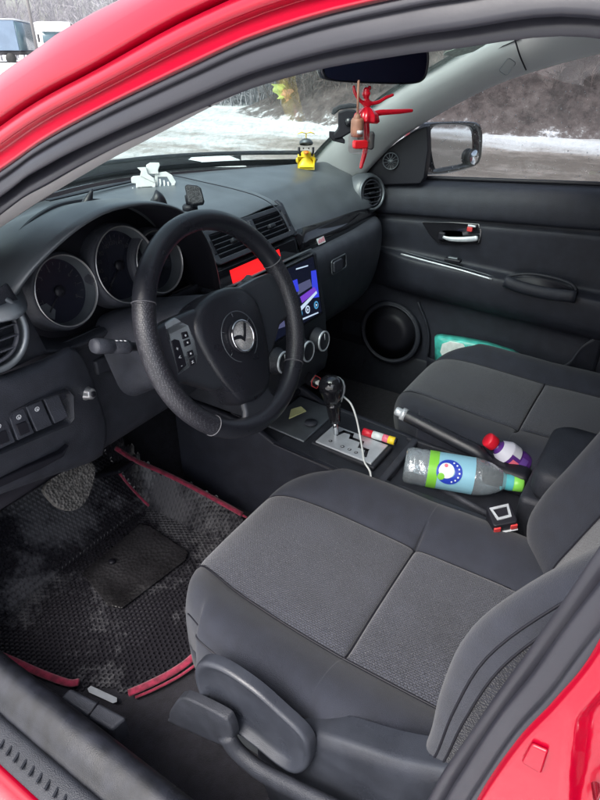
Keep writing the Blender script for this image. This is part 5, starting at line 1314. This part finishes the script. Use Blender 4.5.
def mat_mat():
    m = bpy.data.materials.new('wet_foam_rubber'); m.use_nodes = True
    n, l = m.node_tree.nodes, m.node_tree.links; p = n['Principled BSDF']
    tc = n.new('ShaderNodeTexCoord')
    a = n.new('ShaderNodeTexNoise'); a.inputs['Scale'].default_value = 6.5; a.inputs['Detail'].default_value = 4; l.new(tc.outputs['Object'], a.inputs['Vector'])
    b = n.new('ShaderNodeTexNoise'); b.inputs['Scale'].default_value = 60; b.inputs['Detail'].default_value = 8; b.inputs['Roughness'].default_value = .7; l.new(tc.outputs['Object'], b.inputs['Vector'])
    s = math_node(n, l, 'ADD', math_node(n, l, 'MULTIPLY', a.outputs['Fac'], .66), math_node(n, l, 'MULTIPLY', b.outputs['Fac'], .34))
    r = n.new('ShaderNodeValToRGB'); e = r.color_ramp.elements
    e[0].position = .50; e[0].color = (.018, .017, .021, 1); e[1].position = .60; e[1].color = (.100, .098, .104, 1); k = e.new(.53); k.color = (.040, .039, .045, 1)
    l.new(s, r.inputs[0]); l.new(r.outputs[0], p.inputs['Base Color'])
    q = n.new('ShaderNodeMapRange'); q.inputs[1].default_value = .46; q.inputs[2].default_value = .56; q.inputs[3].default_value = .16; q.inputs[4].default_value = .5; l.new(s, q.inputs[0]); l.new(q.outputs[0], p.inputs['Roughness'])
    return m
M['mat'] = mat_mat()
fmat = obj('floor_mat', (mv, mf), 'mat', None, smooth=False)
tag(fmat, 'black honeycomb floor mat with dark red edging in the driver footwell', 'floor mat')
def mp_(P, dz=.004): return [(x, y, mz(x, y)+dz) for x, y in P]
E1 = [tuple(p) for p in cr([(-.735, .37, .226), (-.726, .33, .227), (-.712, .25, .227), (-.697, .185, .228), (-.685, .165, .230)], 6)]
E2 = [tuple(p) for p in cr([(-.650, .066, .232), (-.62, .045, .236), (-.575, .024, .236), (-.535, .012, .238), (-.50, .012, .240)], 6)]
E3 = [tuple(at(a, b, z=z)) for a, b, z in ((116, 449, .425), (135, 461, .377), (160, 472, .325), (185, 484, .300), (215, 500, .278), (242, 515, .262))]
E4 = [tuple(at(a, b, z=z)) for a, b, z in ((118, 471, .36), (128, 484, .31), (140, 497, .272), (149, 506, .250))]
for E_ in (E1, E2, E3, E4):
    kk = .0045 if E_ in (E4,) else .0072 if E_ is E3 else .0062; E_ = cr([(a, b, c+(.003 if kk > .006 else 0)) for a, b, c in E_], 3); obj('edging', tube(E_, kk, 10, ell=(1.25, .8)), 'red_edge', fmat)
for E_ in (E2, E3): obj('edging', tube([(a+.004, b-.012, c-.006) for a, b, c in cr(E_, 3)], .0030, 8), 'red_edge', fmat)
# label plate, heel pad, fold
lq = [at(a, b, z=.231) for a, b in ((87.5, 689), (91, 686), (117, 698), (117, 702), (113, 703.5), (89, 692.5))]
obj('metal_tag', prism([tuple(p) for p in lq], (0, 0, .0015)), 'silver', fmat, bevel=.0006, label='small silvery tag on the mat edge')
hq = [at(a, b, z=.229) for a, b in ((108, 605), (82, 573), (140, 524), (150, 526), (188, 552), (185, 560), (122, 608))]
hv = [(p.x, p.y) for p in hq]
M['heel'] = mat('heel_pad_rubber', (.022, .021, .023), .3, bump=('voronoi', 120, .7, .003), rvar=(12, .12, .6), var=(10, .5))
obj('heel_pad', prism([(x, y, .2295) for x, y in hv], (0, 0, -.004)), 'heel', fmat, bevel=.0015)
obj('mat_clip', lathe([(.008, 0), (.008, .004), (.001, .005)], at(112, 562, z=.232), (0, 0, 1), 16), 'black', fmat)
# dried white specks and grit on the carpet and sill
rnd = random.Random(3); sp2 = []
for k in range(160):
    a, b = rnd.uniform(120, 260), rnd.uniform(710, 800); p = at(a, b, z=.2165); sp2.append(lathe([(.0012, 0), (.0008, .001)], p, (0, 0, 1), 5))
for k in range(40):
    y = rnd.uniform(-.3, .35); sp2.append(lathe([(.0013, 0), (.0008, .0008)], (rnd.uniform(-.80, -.785), y, .4005), (0, 0, 1), 5))
tag(obj('grit', join(*sp2), 'pale'), 'pale grit scattered on the driver floor carpet and sill', 'grit', kind='stuff')

# ================================================================== REAR VIEW MIRROR AND LOOSE THINGS
rmN = V((-.50, -.86, -.02)).normalized(); rA, rB, _ = basis(rmN, V((.86, -.5, 0))); rA = V((.865, -.50, 0)).normalized(); rB = rmN.cross(rA)
if rB.z < 0: rB = -rB
rc = at(375, 64, x=.01)
def rmuv(a, b): p = atp(a, b, rc, rmN)-rc; return (p.dot(rA), p.dot(rB))
ro = [rmuv(*p) for p in ((320, 68), (327, 64), (350, 57), (380, 50), (410, 45.5), (424, 47), (428.5, 54), (427.5, 70), (423, 80), (412, 84), (380, 84), (340, 82), (325, 79.5), (321, 75))]
ro = cr(ro, 4, closed=True)
v, f = dome(ro, rc, [(.75, -.035), (.93, -.025), (1.0, -.008), (1.0, 0), (.985, .004), (.955, .004), (.95, .0025), (.5, .0025)], rA, rB, rmN, c=(0, 0))
f.append(tuple(range(len(ro)))[::-1])
rm = obj('rear_view_mirror', (v, f), 'leather', car, label='rear view mirror seen against the windscreen')
bm = bmesh.new(); bm.from_mesh(rm.data); bmesh.ops.recalc_face_normals(bm, faces=bm.faces); bm.to_mesh(rm.data); bm.free()
obj('mirror_glass', plate([(a*.94, b*.90) for a, b in ro], rc+rmN*.0035, rA, rB, .001 if rA.cross(rB).dot(rmN) > 0 else -.001), 'mirror_dark', rm, smooth=False)
obj('mirror_stalk', tube([rc-rmN*.03, rc-rmN*.05+V((0, .01, .03)), V((0, .005, 1.345))], [.012, .010, .014], 12), 'black', rm)

# all hanging things sit in one vertical plane below the mirror
hpO = at(360, 110, x=-.005); hN = V((-.60, -.80, 0)).normalized()
hA_ = V((0, 0, 1)).cross(hN).normalized()      # towards picture right?
if hA_.dot(c_r) < 0: hA_ = -hA_
def hp3(a, b, d=0): return atp(a, b, hpO+hN*d, hN)
# dancer ornament: one skinned figure
def skin_fig(name, joints, edges, radii, m, parent=None, flat=None, sub=2):
    base = V((0, 0, 0)) if parent is None else offs(parent)
    me = bpy.data.meshes.new(name); me.from_pydata([tuple(V(j)-base) for j in joints], edges, []); me.update()
    o = bpy.data.objects.new(name, me); COL.objects.link(o)
    if parent is not None: o.parent = parent
    me.materials.append(M[m])
    mo_ = o.modifiers.new('skin', 'SKIN'); mo_.use_smooth_shade = True
    for i, r in enumerate(radii):
        sv = me.skin_vertices[0].data[i]; sv.radius = (r, r) if not isinstance(r, tuple) else r; sv.use_root = (i == 0)
    o.modifiers.new('sub', 'SUBSURF').levels = sub; o.modifiers['sub'].render_levels = sub
    dg = bpy.context.evaluated_depsgraph_get(); me2 = bpy.data.meshes.new_from_object(o.evaluated_get(dg))
    for p in me2.polygons: p.use_smooth = True
    o.modifiers.clear(); o.data = me2
    return o
dn = empty('dancer_ornament', hp3(363, 84), 'glossy red ballerina figurine hanging from the mirror with one leg stretched out', 'ornament')
J = [(366, 117), (366.5, 110), (367, 103.5), (366.5, 98.5), (366, 95), (366.5, 90.5),
     (363, 103), (358.5, 99), (354.5, 92), (353.5, 85),
     (371.5, 103.5), (379, 102), (386, 97.5), (394, 94.5),
     (371, 115), (380, 112.5), (390, 112), (400, 111.5), (409, 110.7), (413, 110.5),
     (366, 122), (366.8, 132), (366.5, 142), (364.5, 154), (362, 163), (360.5, 169)]
ED = [(0, 1), (1, 2), (2, 3), (3, 4), (4, 5), (2, 6), (6, 7), (7, 8), (8, 9), (2, 10), (10, 11), (11, 12), (12, 13), (0, 14), (14, 15), (15, 16), (16, 17), (17, 18), (18, 19), (0, 20), (20, 21), (21, 22), (22, 23), (23, 24), (24, 25)]
S = .0021
RD = [3.2, 2.2, 2.7, 1.5, 4.2, 4.4, 1.7, 1.6, 1.5, 1.3, 1.7, 1.6, 1.5, 1.2, 2.7, 2.7, 2.4, 2.2, 1.8, 1.4, 3.0, 2.9, 2.5, 2.5, 2.0, 1.5]
skin_fig('dancer_body', [hp3(a, b) for a, b in J], ED, [r*S for r in RD], 'redacr', dn)
obj('head', lathe([(.0003, -.0095), (.0040, -.0082), (.0062, -.0040), (.0070, .0010), (.0062, .0060), (.0035, .0090), (.0003, .0098)], hp3(366.2, 93.2), (0.05, 0, 1), 18, caps=False), 'redacr', dn)
tc_ = hp3(366.5, 114.5); ax = V((.12, 0, 1)).normalized()
tut = []
for i in range(40):
    a = 2*PI*i/40; k = 1+.10*math.sin(a*9); tut.append((a, k))
A, B, N = basis(ax)
rows = [[tuple(tc_+(A*math.cos(a)+B*math.sin(a))*r*(1+(k-1)*w)+N*h) for a, k in tut] for r, h, w in ((.006, .012, 0), (.012, .008, .3), (.020, .000, 1), (.0225, -.010, 1.3), (.019, -.014, 1.2), (.008, -.006, .2))]
obj('tutu', grid(rows, cv=True, flip=True), 'redacr', dn)
obj('hair_bun', lathe([(.001, .0), (.003, .0015), (.0038, .004), (.003, .0065), (.001, .008)], hp3(368.6, 90.2), V((.5, 0, .8)), 14), 'redacr', dn)
obj('hanging_cord', tube([hp3(352, 84.5), hp3(351.5, 80), hp3(358, 76)], .0006, 5), 'black', dn)
# perfume bottle
pf = empty('perfume_bottle', hp3(357, 150, .012), 'little glass perfume bottle with wooden cap and red liquid hanging beside the dancer', 'air freshener')
top_ = hp3(357.5, 115, .012)
obj('wooden_cap', lathe([(.0105, 0), (.0115, .004), (.0115, .026), (.0095, .030), (.001, .030)], hp3(356.8, 136.5, .012), (0, 0, 1), 24), 'wood', pf)
obj('wooden_bead', lathe([(.003, 0), (.006, .003), (.0065, .008), (.0055, .012), (.0025, .015)], hp3(357, 123, .012), (0, 0, 1), 20), 'wood', pf)
obj('cord', tube([hp3(357.5, 120, .012), hp3(358, 100, .012), hp3(358.5, 80, .012)], .0022, 8), 'wood', pf)
bo = hp3(356.5, 152, .012)
obj('glass_body', prism([tuple(bo+hA_*a+V((0, 0, b))) for a, b in rrect(.036, .034, .006, cy=.016)], hN*.020), 'perfume', pf, bevel=.003)
obj('red_liquid', prism([tuple(bo+hN*.003+hA_*a+V((0, 0, b))) for a, b in rrect(.027, .014, .004, cx=.002, cy=.014)], hN*.012), 'liquid', pf, bevel=.002)
obj('bottle_rim', lathe([(.006, .0), (.006, .006)], bo+hN*.01+V((0, 0, .031)), (0, 0, 1), 16), 'silver', pf)

# suction mount on the windscreen
smc = onws(341, 118); smN = (CAM-smc).normalized()
def smp(a, b, d=0): return atp(a, b, smc+smN*d, smN)
sm = empty('suction_mount', smc, 'black suction phone mount stuck to the windscreen near the passenger pillar', 'phone mount')
cupP = [smp(a, b, .012) for a, b in ((331, 114), (333, 108), (340, 104.5), (350, 103), (357, 104), (358, 108), (349, 108.5), (340, 110), (334, 115))]
obj('suction_cup', prism([tuple(p) for p in cupP], -smN*.022), 'black', sm, bevel=.004, seg=3)
bd_ = [smp(a, b, .03) for a, b in ((338, 112), (347, 109), (356, 110), (358, 120), (352, 132), (342, 138), (334, 140), (333, 134), (338, 128))]
obj('mount_body', prism([tuple(p) for p in bd_], -smN*.022), 'black', sm, bevel=.005, seg=3)
obj('mount_knob', lathe([(.010, -.004), (.012, 0), (.010, .006), (.001, .008)], smp(349, 122, .032), smN, 24), 'gloss', sm)
obj('mount_foot', prism([tuple(smp(a, b, .025)) for a, b in ((329, 131), (337, 132), (345, 140), (345, 144), (333, 141), (329, 137))], -smN*.02), 'black', sm, bevel=.003)
obj('clamp', prism([tuple(smp(a, b, .035)) for a, b in ((357, 133), (373, 131), (375, 134), (374, 148), (372, 150), (358, 149))], -smN*.012), 'gloss', sm, bevel=.003)

# duck
dk = at(306, 168.5, z=.987); fwd = V((CAM.x-dk.x, CAM.y-dk.y, 0)).normalized(); sdv = V((0, 0, 1)).cross(fwd)
duck = empty('rubber_duck', dk, 'yellow toy duck in a dark helmet with a propeller, on the dashboard near the windscreen', 'toy duck')
S = .058
def dp(f_, s_, h): return dk+fwd*f_*S+sdv*s_*S+V((0, 0, h*S))
skin_fig('duck_body', [dp(.0, 0, .30), dp(.22, 0, .30), dp(-.25, 0, .32), dp(-.48, 0, .52), dp(.10, 0, .55), dp(.10, 0, .88)], [(0, 1), (0, 2), (2, 3), (1, 4), (4, 5)], [(S*.42, S*.30), (S*.36, S*.30), (S*.30, S*.24), S*.07, S*.22, S*.36], 'yellow', duck)
for s in (-1, 1):
    obj('wing', tube([dp(.12, s*.36, .36), dp(-.10, s*.44, .38), dp(-.34, s*.36, .46)], [S*.12, S*.15, S*.03], 10, ell=(.5, 1)), 'yellow', duck)
    obj('eye', lathe([(S*.04, 0), (S*.03, S*.02), (.0002, S*.025)], dp(.30, s*.13, .98), fwd+sdv*s*.35, 12), 'black', duck)
obj('beak', tube([dp(.36, 0, .82), dp(.46, 0, .80), dp(.56, 0, .78)], [S*.12, S*.11, S*.04], 12, ell=(1.2, .6)), 'orange', duck)
hm = obj('helmet', lathe([(S*.33, S*.02), (S*.345, S*.07), (S*.31, S*.16), (S*.22, S*.24), (S*.10, S*.285), (.0005, S*.295)], dp(-.03, 0, 1.10), V((0, 0, 1))-fwd*.35, 28, caps=False), 'gunmetal', duck)
for s in (-1, 1): obj('helmet_strap', tube([dp(.02, s*.35, 1.0), dp(.05, s*.35, .78), dp(.12, s*.28, .62)], S*.06, 8), 'black', duck)
obj('propeller_stem', tube([dp(.0, 0, 1.36), dp(.0, 0, 1.62)], S*.03, 8), 'yellow', hm)
for s in (-1, 1): obj('propeller_blade', tube([dp(0, 0, 1.62), dp(.05, s*.22, 1.68), dp(.05, s*.42, 1.60)], [S*.04, S*.10, S*.05], 8, ell=(1, .35)), 'yellow', hm)

# hair claw clip on the dash
cc_ = at(152, 187, z=.998); cN = V((CAM.x-cc_.x, CAM.y-cc_.y, .35)).normalized(); 
def clp(a, b, d=0): return atp(a, b, cc_+cN*d, cN)
clip = empty('hair_claw_clip', cc_, 'white speckled hair claw clip lying open on the dashboard', 'hair clip')
def cplate(px, t, d, nm, m='white'): return obj(nm, prism([tuple(clp(a, b, d)) for a, b in px], -cN*t), m, clip, bevel=.0012)
cplate([(146, 165), (150, 162.5), (159, 162.5), (160, 165), (158, 170), (159, 174), (147, 174)], .012, .004, 'thumb_grip')
cplate([(137, 167.5), (146, 167), (148, 174), (154, 178), (155, 183), (140, 176), (141, 171)], .010, .012, 'thumb_grip')
cplate([(133, 176), (141, 175.5), (152, 177), (156, 181), (155, 190), (131, 191), (131, 178), (134.5, 178.5), (135, 187), (144, 186.5), (152, 184), (152, 181), (144, 178.5), (136, 178.8)][:5]+[(152, 186.5), (136, 187.5), (136, 183.5), (131.5, 183), (131, 178)], .008, .010, 'claw_half')
cplate([(155, 173), (166, 171.5), (172, 175), (176, 182), (173, 189), (171, 183), (167, 177), (158, 177), (158, 188), (154, 189)], .008, .0, 'claw_half')
for i in range(6):
    a = 133+i*4.2; obj('claw_tooth', tube([clp(a, 188, .008), clp(a-.5, 190.5, .014), clp(a-1, 191.5, .020)], [.0022, .0018, .0008], 8), 'white', clip)
for i in range(4):
    a = 160+i*4.0; obj('claw_tooth', tube([clp(a, 179+i*1.5, -.004), clp(a+.6, 184+i, -.0), clp(a-.4, 188.5, .006)], [.0022, .002, .0009], 8), 'white', clip)
obj('hinge_spring', tube([clp(145, 174, -.004), clp(158, 175, -.004)], .004, 10), 'silver', clip)
rnd = random.Random(9)
# two dark horns and the magnetic phone holder on the hood
def horn(base, mid, tip, zb_, lab):
    b0 = at(*base, z=zb_); v1 = ray(*mid); v2 = ray(*tip); D = (b0-CAM).length
    P = [b0, CAM+v1.normalized()*(D-.004), CAM+v2.normalized()*(D-.002)]
    P = cr([tuple(p) for p in P], 6); n_ = len(P)
    h = obj('horn_ornament', tube(P, [.0135*(1-(i/(n_-1))**1.6)+.0012 for i in range(n_)], 14), 'leather')
    tag(h, lab, 'horn ornament')
horn((92, 217), (87, 206), (92.5, 189), 1.050, 'small curved dark horn on the dashboard left of the white clip')
horn((158.5, 204), (158, 197), (156, 190), 1.062, 'short dark horn on the dashboard right below the white clip')
mh = at(190, 207, z=1.004); mN = (CAM-mh).normalized(); mN = (mN+V((0, 0, .3))).normalized()
def mpx(a, b, d=0): return atp(a, b, mh+mN*d, mN)
ph = empty('magnetic_phone_holder', mh, 'dark magnetic phone holder standing on the dashboard behind the steering wheel', 'phone holder')
obj('foot', lathe([(.016, -.004), (.016, .004), (.012, .008), (.001, .008)], mh-V((0, 0, .002)), (0, 0, 1), 24), 'black', ph)
obj('neck', tube([mh+V((0, 0, .004)), mpx(188, 197, .01), mpx(193, 194, .012)], .0075, 12), 'black', ph)
pq = [mpx(a, b, .03) for a, b in ((184.5, 185.5), (187, 184), (197, 185), (201, 187.5), (204.5, 201), (203.5, 204), (193, 205.5), (188, 202.5))]
M['gritty'] = mat('textured_grey_rubber', (.06, .06, .065), .7, bump=('voronoi', 500, 1, .002), var=(200, .4))
obj('pad_frame', prism([tuple(p) for p in pq], -mN*.010), 'black', ph, bevel=.003, seg=3)
c_ = sum(pq, V((0, 0, 0)))/len(pq)
obj('magnet_pad', prism([tuple(c_+(p-c_)*.86+mN*.0016) for p in pq], -mN*.003), 'gritty', ph, bevel=.001)

# charger and cable
ch_ = at(314, 381, y=.088); chN = V((-.35, -.93, .10)).normalized(); A, B, N = basis(chN)
cg = empty('car_charger', ch_, 'black plug-in charger with a red outline below the touch screen', 'charger')
hexo = [(.017*math.cos(math.radians(a)), .021*math.sin(math.radians(a))) for a in (20, 90, 160, 200, 270, 340)]
obj('charger_body', plate(hexo, ch_-N*.02, A, B, .028), 'gloss', cg, bevel=.003)
obj('red_outline', tube([tuple(ch_+N*.0085+A*a*.86+B*b*.86) for a, b in hexo], .0011, 6, closed=True), 'redbtn', cg)
obj('usb_plug', box(ch_+N*.014+A*.004-B*.002, (.013, .008, .020), A, B), 'white', cg, bevel=.002)
cbp = [tuple(ch_+N*.022+A*.004), tuple(at(326, 381, x=.045)), tuple(at(343, 396, x=.040)), tuple(at(351, 404, x=.035)), tuple(at(356, 417, x=.028)), tuple(at(359.5, 433, z=.495)), tuple(at(362.5, 450, z=.482)), tuple(at(364.5, 462, z=.480)), (-.085, -.145, .478), (-.112, -.16, .455), (-.113, -.17, .36)]
cab = obj('charging_cable', tube(cr(cbp, 8), .0022, 10), 'white'); tag(cab, 'thin white charging cable looping over the gear selector plate', 'cable')

# candy tube beside the selector
c0_, c1_ = at(363, 431.5, z=.489), at(395.5, 441.5, z=.486); cdv = (c1_-c0_)
cty = empty('candy_tube', (c0_+c1_)/2-V((0, 0, .0105)), 'slim red and white sweets tube with a yellow end beside the selector plate', 'sweets')
def seg(a, b, m, nm, r=.0095): return obj(nm, tube([c0_+cdv*a, c0_+cdv*(a+.01), c0_+cdv*(b-.01), c0_+cdv*b], [r*.9, r, r, r*.9], 16), m, cty)
seg(0, .30, 'redcap', 'wrapper_end'); seg(.30, .62, 'film', 'wrapper'); seg(.62, .80, 'pink', 'wrapper_band'); seg(.78, .985, 'yellow', 'wrapper_end', .0098); seg(.98, 1.03, 'black', 'tube_base', .0085)
# folded paper in the cubby
fp_ = [at(a, b, z=.505) for a, b in ((289, 418), (291, 410), (301, 407.5), (306, 411), (296, 416))]
tag(obj('folded_paper', prism([tuple(p+V((0, 0, .002*i % .005))) for i, p in enumerate(fp_)], (0, 0, -.003)), mat('yellowed_paper', (.45, .46, .22), .7), smooth=False), 'folded pale yellow paper lying in the cubby below the stack', 'paper')

# water bottle
w0, w1 = at(404.5, 464.5, z=.482), at(523, 484.5, z=.474)
wd = (w1-w0); WL = wd.length; wd.normalize()
wb_ = empty('water_bottle', (w0+w1)/2-V((0, 0, .045)), 'large clear water bottle with green cap lying in the console tray', 'water bottle')
R = .0415
pr = [(.001, .012), (.018, .004), (.030, .0), (.038, .004), (R, .014)]
for i in range(5): a = .03+i*.0165; pr += [(R, a), (R*.955, a+.004), (R, a+.008)]
pr += [(R, WL*.46), (R, WL*.60), (R*.96, WL*.66), (R*.82, WL*.74), (R*.60, WL*.81), (R*.40, WL*.86), (.0145, WL*.89), (.0145, WL*.93)]
upx = V((0, 0, 1))
bdy = obj('bottle_body', lathe(pr, w0, wd, 48, upx, caps=False), 'petw', wb_)
obj('neck_ring', lathe([(.0145, WL*.875), (.0175, WL*.88), (.0175, WL*.888), (.0145, WL*.893)], w0, wd, 28, upx), 'petw', wb_)
obj('cap', lathe([(.0165, WL*.915), (.0175, WL*.918), (.0175, WL*.99), (.0155, WL*1.0), (.001, WL*1.0)], w0, wd, 32, upx), 'greencap', wb_)
M['tealcap'] = mat('teal_band', (.10, .45, .50), .35)
obj('neck_label', lathe([(R*.50, WL*.825), (R*.42, WL*.85), (.0185, WL*.885), (.0178, WL*.915)], w0, wd, 32, upx, caps=False), 'tealcap', wb_)
# label sleeve: band of the circumference facing up and to the viewer
A, B, N = basis(wd, upx)
vw = (CAM-(w0+wd*WL*.4)); vw = vw-wd*vw.dot(wd); th0 = math.atan2(vw.dot(B), vw.dot(A))
def patch(u0, u1, a0, a1, m, nm, r=R+.0006, par=wb_, n=24):
    rows = [[tuple(w0+wd*(u0+(u1-u0)*i/6)+(A*math.cos(th0+a0+(a1-a0)*j/n)+B*math.sin(th0+a0+(a1-a0)*j/n))*r) for j in range(n+1)] for i in range(7)]
    return obj(nm, grid(rows), m, par, solid=.0002)
u = lambda px: (at(px, 475, z=.50)-w0).dot(wd)
lb = patch(u(427.5), u(475), -1.35, 1.3, 'lblue', 'label')
patch(u(427.5), u(437.5), -1.35, 1.3, 'lgreen', 'label_band', R+.0011, lb)
def disc(uc, ac, r_, m, nm, ex, r_in=0):
    pts2 = []; n = 28
    def P(rr, t): return tuple(w0+wd*(uc+rr*math.cos(t))+(A*math.cos(th0+ac+rr*math.sin(t)/R)+B*math.sin(th0+ac+rr*math.sin(t)/R))*(R+ex))
    rows = [[P(r_in+(r_-r_in)*i/4, 2*PI*j/n) for j in range(n)] for i in range(5)]
    return obj(nm, grid(rows, cv=True), m, lb, solid=.0002)
uc = u(447); disc(uc+.004, .0, .0275, 'blue', 'label_ring', .0016, .012); disc(uc-.002, -.05, .0165, 'film', 'label_disc', .0021)
disc(uc-.012, .28, .0075, 'lgreen', 'label_leaf', .0026); disc(uc-.004, -.30, .004, 'pink', 'label_dot', .0026)
for i, t in enumerate((-1.2, -.8, -.4, 0, .4, .8, 1.2)):
    disc(uc+.004+.0215*math.cos(t), .0+.0215*math.sin(t)/R, .0019, 'film', 'label_glyph', .0026)
# water inside the lower part
wprof = [(.001, .014), (.034, .010), (R-.003, .020), (R-.003, WL*.60), (R*.75, WL*.73), (R*.3, WL*.80)]
v, f = lathe(wprof, w0, wd, 32, upx)
lvl = min(w0.z, w1.z)-.012
M['water'] = glass_mat('bottle_water', (.93, .96, .98))
v = [(a, b, min(c, lvl)) for a, b, c in v]
obj('water', (v, f), 'water', wb_)

# juice bottle
j0 = at(488.5, 440, x=.088); j1 = at(524, 466, z=.475)
jd = (j1-j0); JL = jd.length; jd.normalize()
jb = empty('juice_bottle', j1-V((0, 0, .02)), 'small purple juice bottle with a red cap leaning by the arm rest', 'juice bottle')
obj('cap', lathe([(.001, -.004), (.0150, -.004), (.0165, -.001), (.0165, .016), (.015, .018)], j0, jd, 28), 'redcap', jb)
M['juice'] = mat('purple_juice', (.10, .03, .22), .15)
obj('bottle_body', lathe([(.011, .017), (.0115, .026), (.020, .036), (.0265, .050), (.0275, .062), (.0245, .072), (.0275, .084), (.0285, JL*.93), (.024, JL), (.001, JL)], j0, jd, 36), 'juice', jb)
A2, B2, N2 = basis(jd)
vw = CAM-j1; vw = vw-jd*vw.dot(jd); t0 = math.atan2(vw.dot(B2), vw.dot(A2))
def jp(h0_, h1_, a0, a1, r0_, r1_, m, nm): 
    rows = [[tuple(j0+jd*(h0_+(h1_-h0_)*i/5)+(A2*math.cos(t0+a0+(a1-a0)*j/12)+B2*math.sin(t0+a0+(a1-a0)*j/12))*(r0_+(r1_-r0_)*i/5)) for j in range(13)] for i in range(6)]
    return obj(nm, grid(rows), m, jb, solid=.0003)
jp(.030, .052, -1.6, 1.6, .018, .0285, 'pale', 'label')
jp(.052, .074, -1.5, -.2, .0288, .0288, 'pale', 'label'); jp(.060, .078, .1, 1.0, .0292, .0292, 'pink', 'label_picture'); jp(.078, .095, -.5, .6, .0292, .0295, 'purple', 'label_band')

# tissue pack in the door pocket
tk = empty('tissue_pack', at(470, 362, x=.668), 'turquoise and white soft pack tucked into the passenger door pocket', 'tissue pack')
TP = [(433.5, 337.5), (438, 337), (460, 340), (485, 345), (510, 353), (522, 360), (520, 366), (500, 372), (450, 372), (434, 360)]
P = [at(a, b, x=.655) for a, b in TP]; c_ = at(470, 356, x=.655)
R_ = [[tuple(c_+(p-c_)*s_+V((-h, 0, 0))) for p in P] for s_, h in ((1.0, -.030), (1.0, -.012), (.98, -.003), (.88, .003), (.6, .007), (.2, .008))]
v, f = grid(R_, cv=True); f.append(tuple(range(len(v)-len(P), len(v)))); f.append(tuple(range(len(P)))[::-1])
pk = obj('pack_film', (v, f), 'teal', tk)
P = [at(a, b, x=.6455) for a, b in ((442, 344), (450, 341.5), (463, 344), (466, 350), (458, 358), (444, 360), (440, 352))]
obj('white_panel', prism([tuple(p) for p in P], (.004, 0, 0)), 'film', pk, bevel=.001)
P = [at(a, b, x=.6458) for a, b in ((468, 346), (486, 350), (505, 356), (500, 362), (480, 360), (466, 358))]
obj('pale_panel', prism([tuple(p) for p in P], (.004, 0, 0)), 'lblue', pk, bevel=.001)

# ================================================================== OUTER BODY (seen only from beside the photograph's place)
hood_ = [[(x, .90-.70*x*x, .915-.05*x*x), (x, 1.2-.25*x*x, .88-.06*x*x), (x, 1.6-.3*x*x, .85-.08*x*x), (x, 1.85-.35*x*x, .72-.1*x*x), (x, 1.90-.35*x*x, .55)] for x in (-.70, -.4, 0, .4, .70)]
obj('bonnet', grid(surf(hood_, 4, 4)), 'paint', car, solid=.003)
def arch(cy, y0, y1, s):     # body side panel with wheel arch
    top_ = []; bot = []
    n = 40
    for i in range(n+1):
        y = y0+(y1-y0)*i/n; d = abs(y-cy); zb_ = .24 if d > .34 else .31+math.sqrt(max(0, .34**2-d*d))
        bot.append(zb_)
        top_.append(y)
    rows = []
    for k in range(7):
        t = k/6; rows.append([(s*(.70+.175*math.sin(PI*min(1, (1-t)*.62+.0))), y, b+(.93-.05*max(0, y-1.0)-.10*max(0, y-1.3)-b)*t) for y, b in zip(top_, bot)])
    return grid(rows, flip=(s < 0))
for s in (-1, 1):
    obj('front_wing', arch(1.26, .62, 1.86, s), 'paint', car, solid=.003)
    obj('rear_wing', arch(-1.38, -.86, -2.1, s), 'paint', car, solid=.003)
    for cy in (1.26, -1.38):
        w = obj('wheel', lathe([(.20, -.08), (.29, -.09), (.31, -.06), (.31, .06), (.29, .09), (.20, .08)], (s*.76, cy, .31), (s, 0, 0), 40), 'rub', car)
        obj('rim', lathe([(.20, .07), (.19, .05), (.05, .03), (.001, .035)], (s*.76, cy, .31), (s, 0, 0), 30, caps=False), 'silver', w)
    cpl = [[(s*(.66+.03*t), -1.35-.45*u_-.05*t, 1.32-.35*t) for t in (0, .5, 1)] for u_ in (0, .5, 1)]
    obj('rear_pillar', grid(cpl), 'paint', car, solid=.01)
    rg = [[(s*.655, y, 1.29), (s*.70, y, 1.10), (s*.735, y, .94)] for y in (-.72, -1.0, -1.34)]
    obj('rear_window', grid(rg), 'sglass', car, solid=.004)
    rd = [[(s*.745, y, .94), (s*.80, y, .92), (s*.86, y, .80), (s*.877, y, .62), (s*.86, y, .40), (s*.84, y, .28)] for y in (-.69 if s < 0 else -.64, -.9, -1.1)]
    obj('rear_door', grid(surf(rd, 4, 4), flip=(s > 0)), 'paint', car, solid=.003)
tg = [[(x, -1.9, .30), (x, -2.08, .6), (x, -2.05, .95), (x, -1.88, 1.30)] for x in (-.68, 0, .68)]
obj('tailgate', grid(surf(tg, 4, 4)), 'paint', car, solid=.004)

scene.render.resolution_x = 768; scene.render.resolution_y = 1024
scene.render.engine = 'CYCLES'
try: scene.cycles.transparent_max_bounces = 24; scene.cycles.max_bounces = 8
except Exception: pass
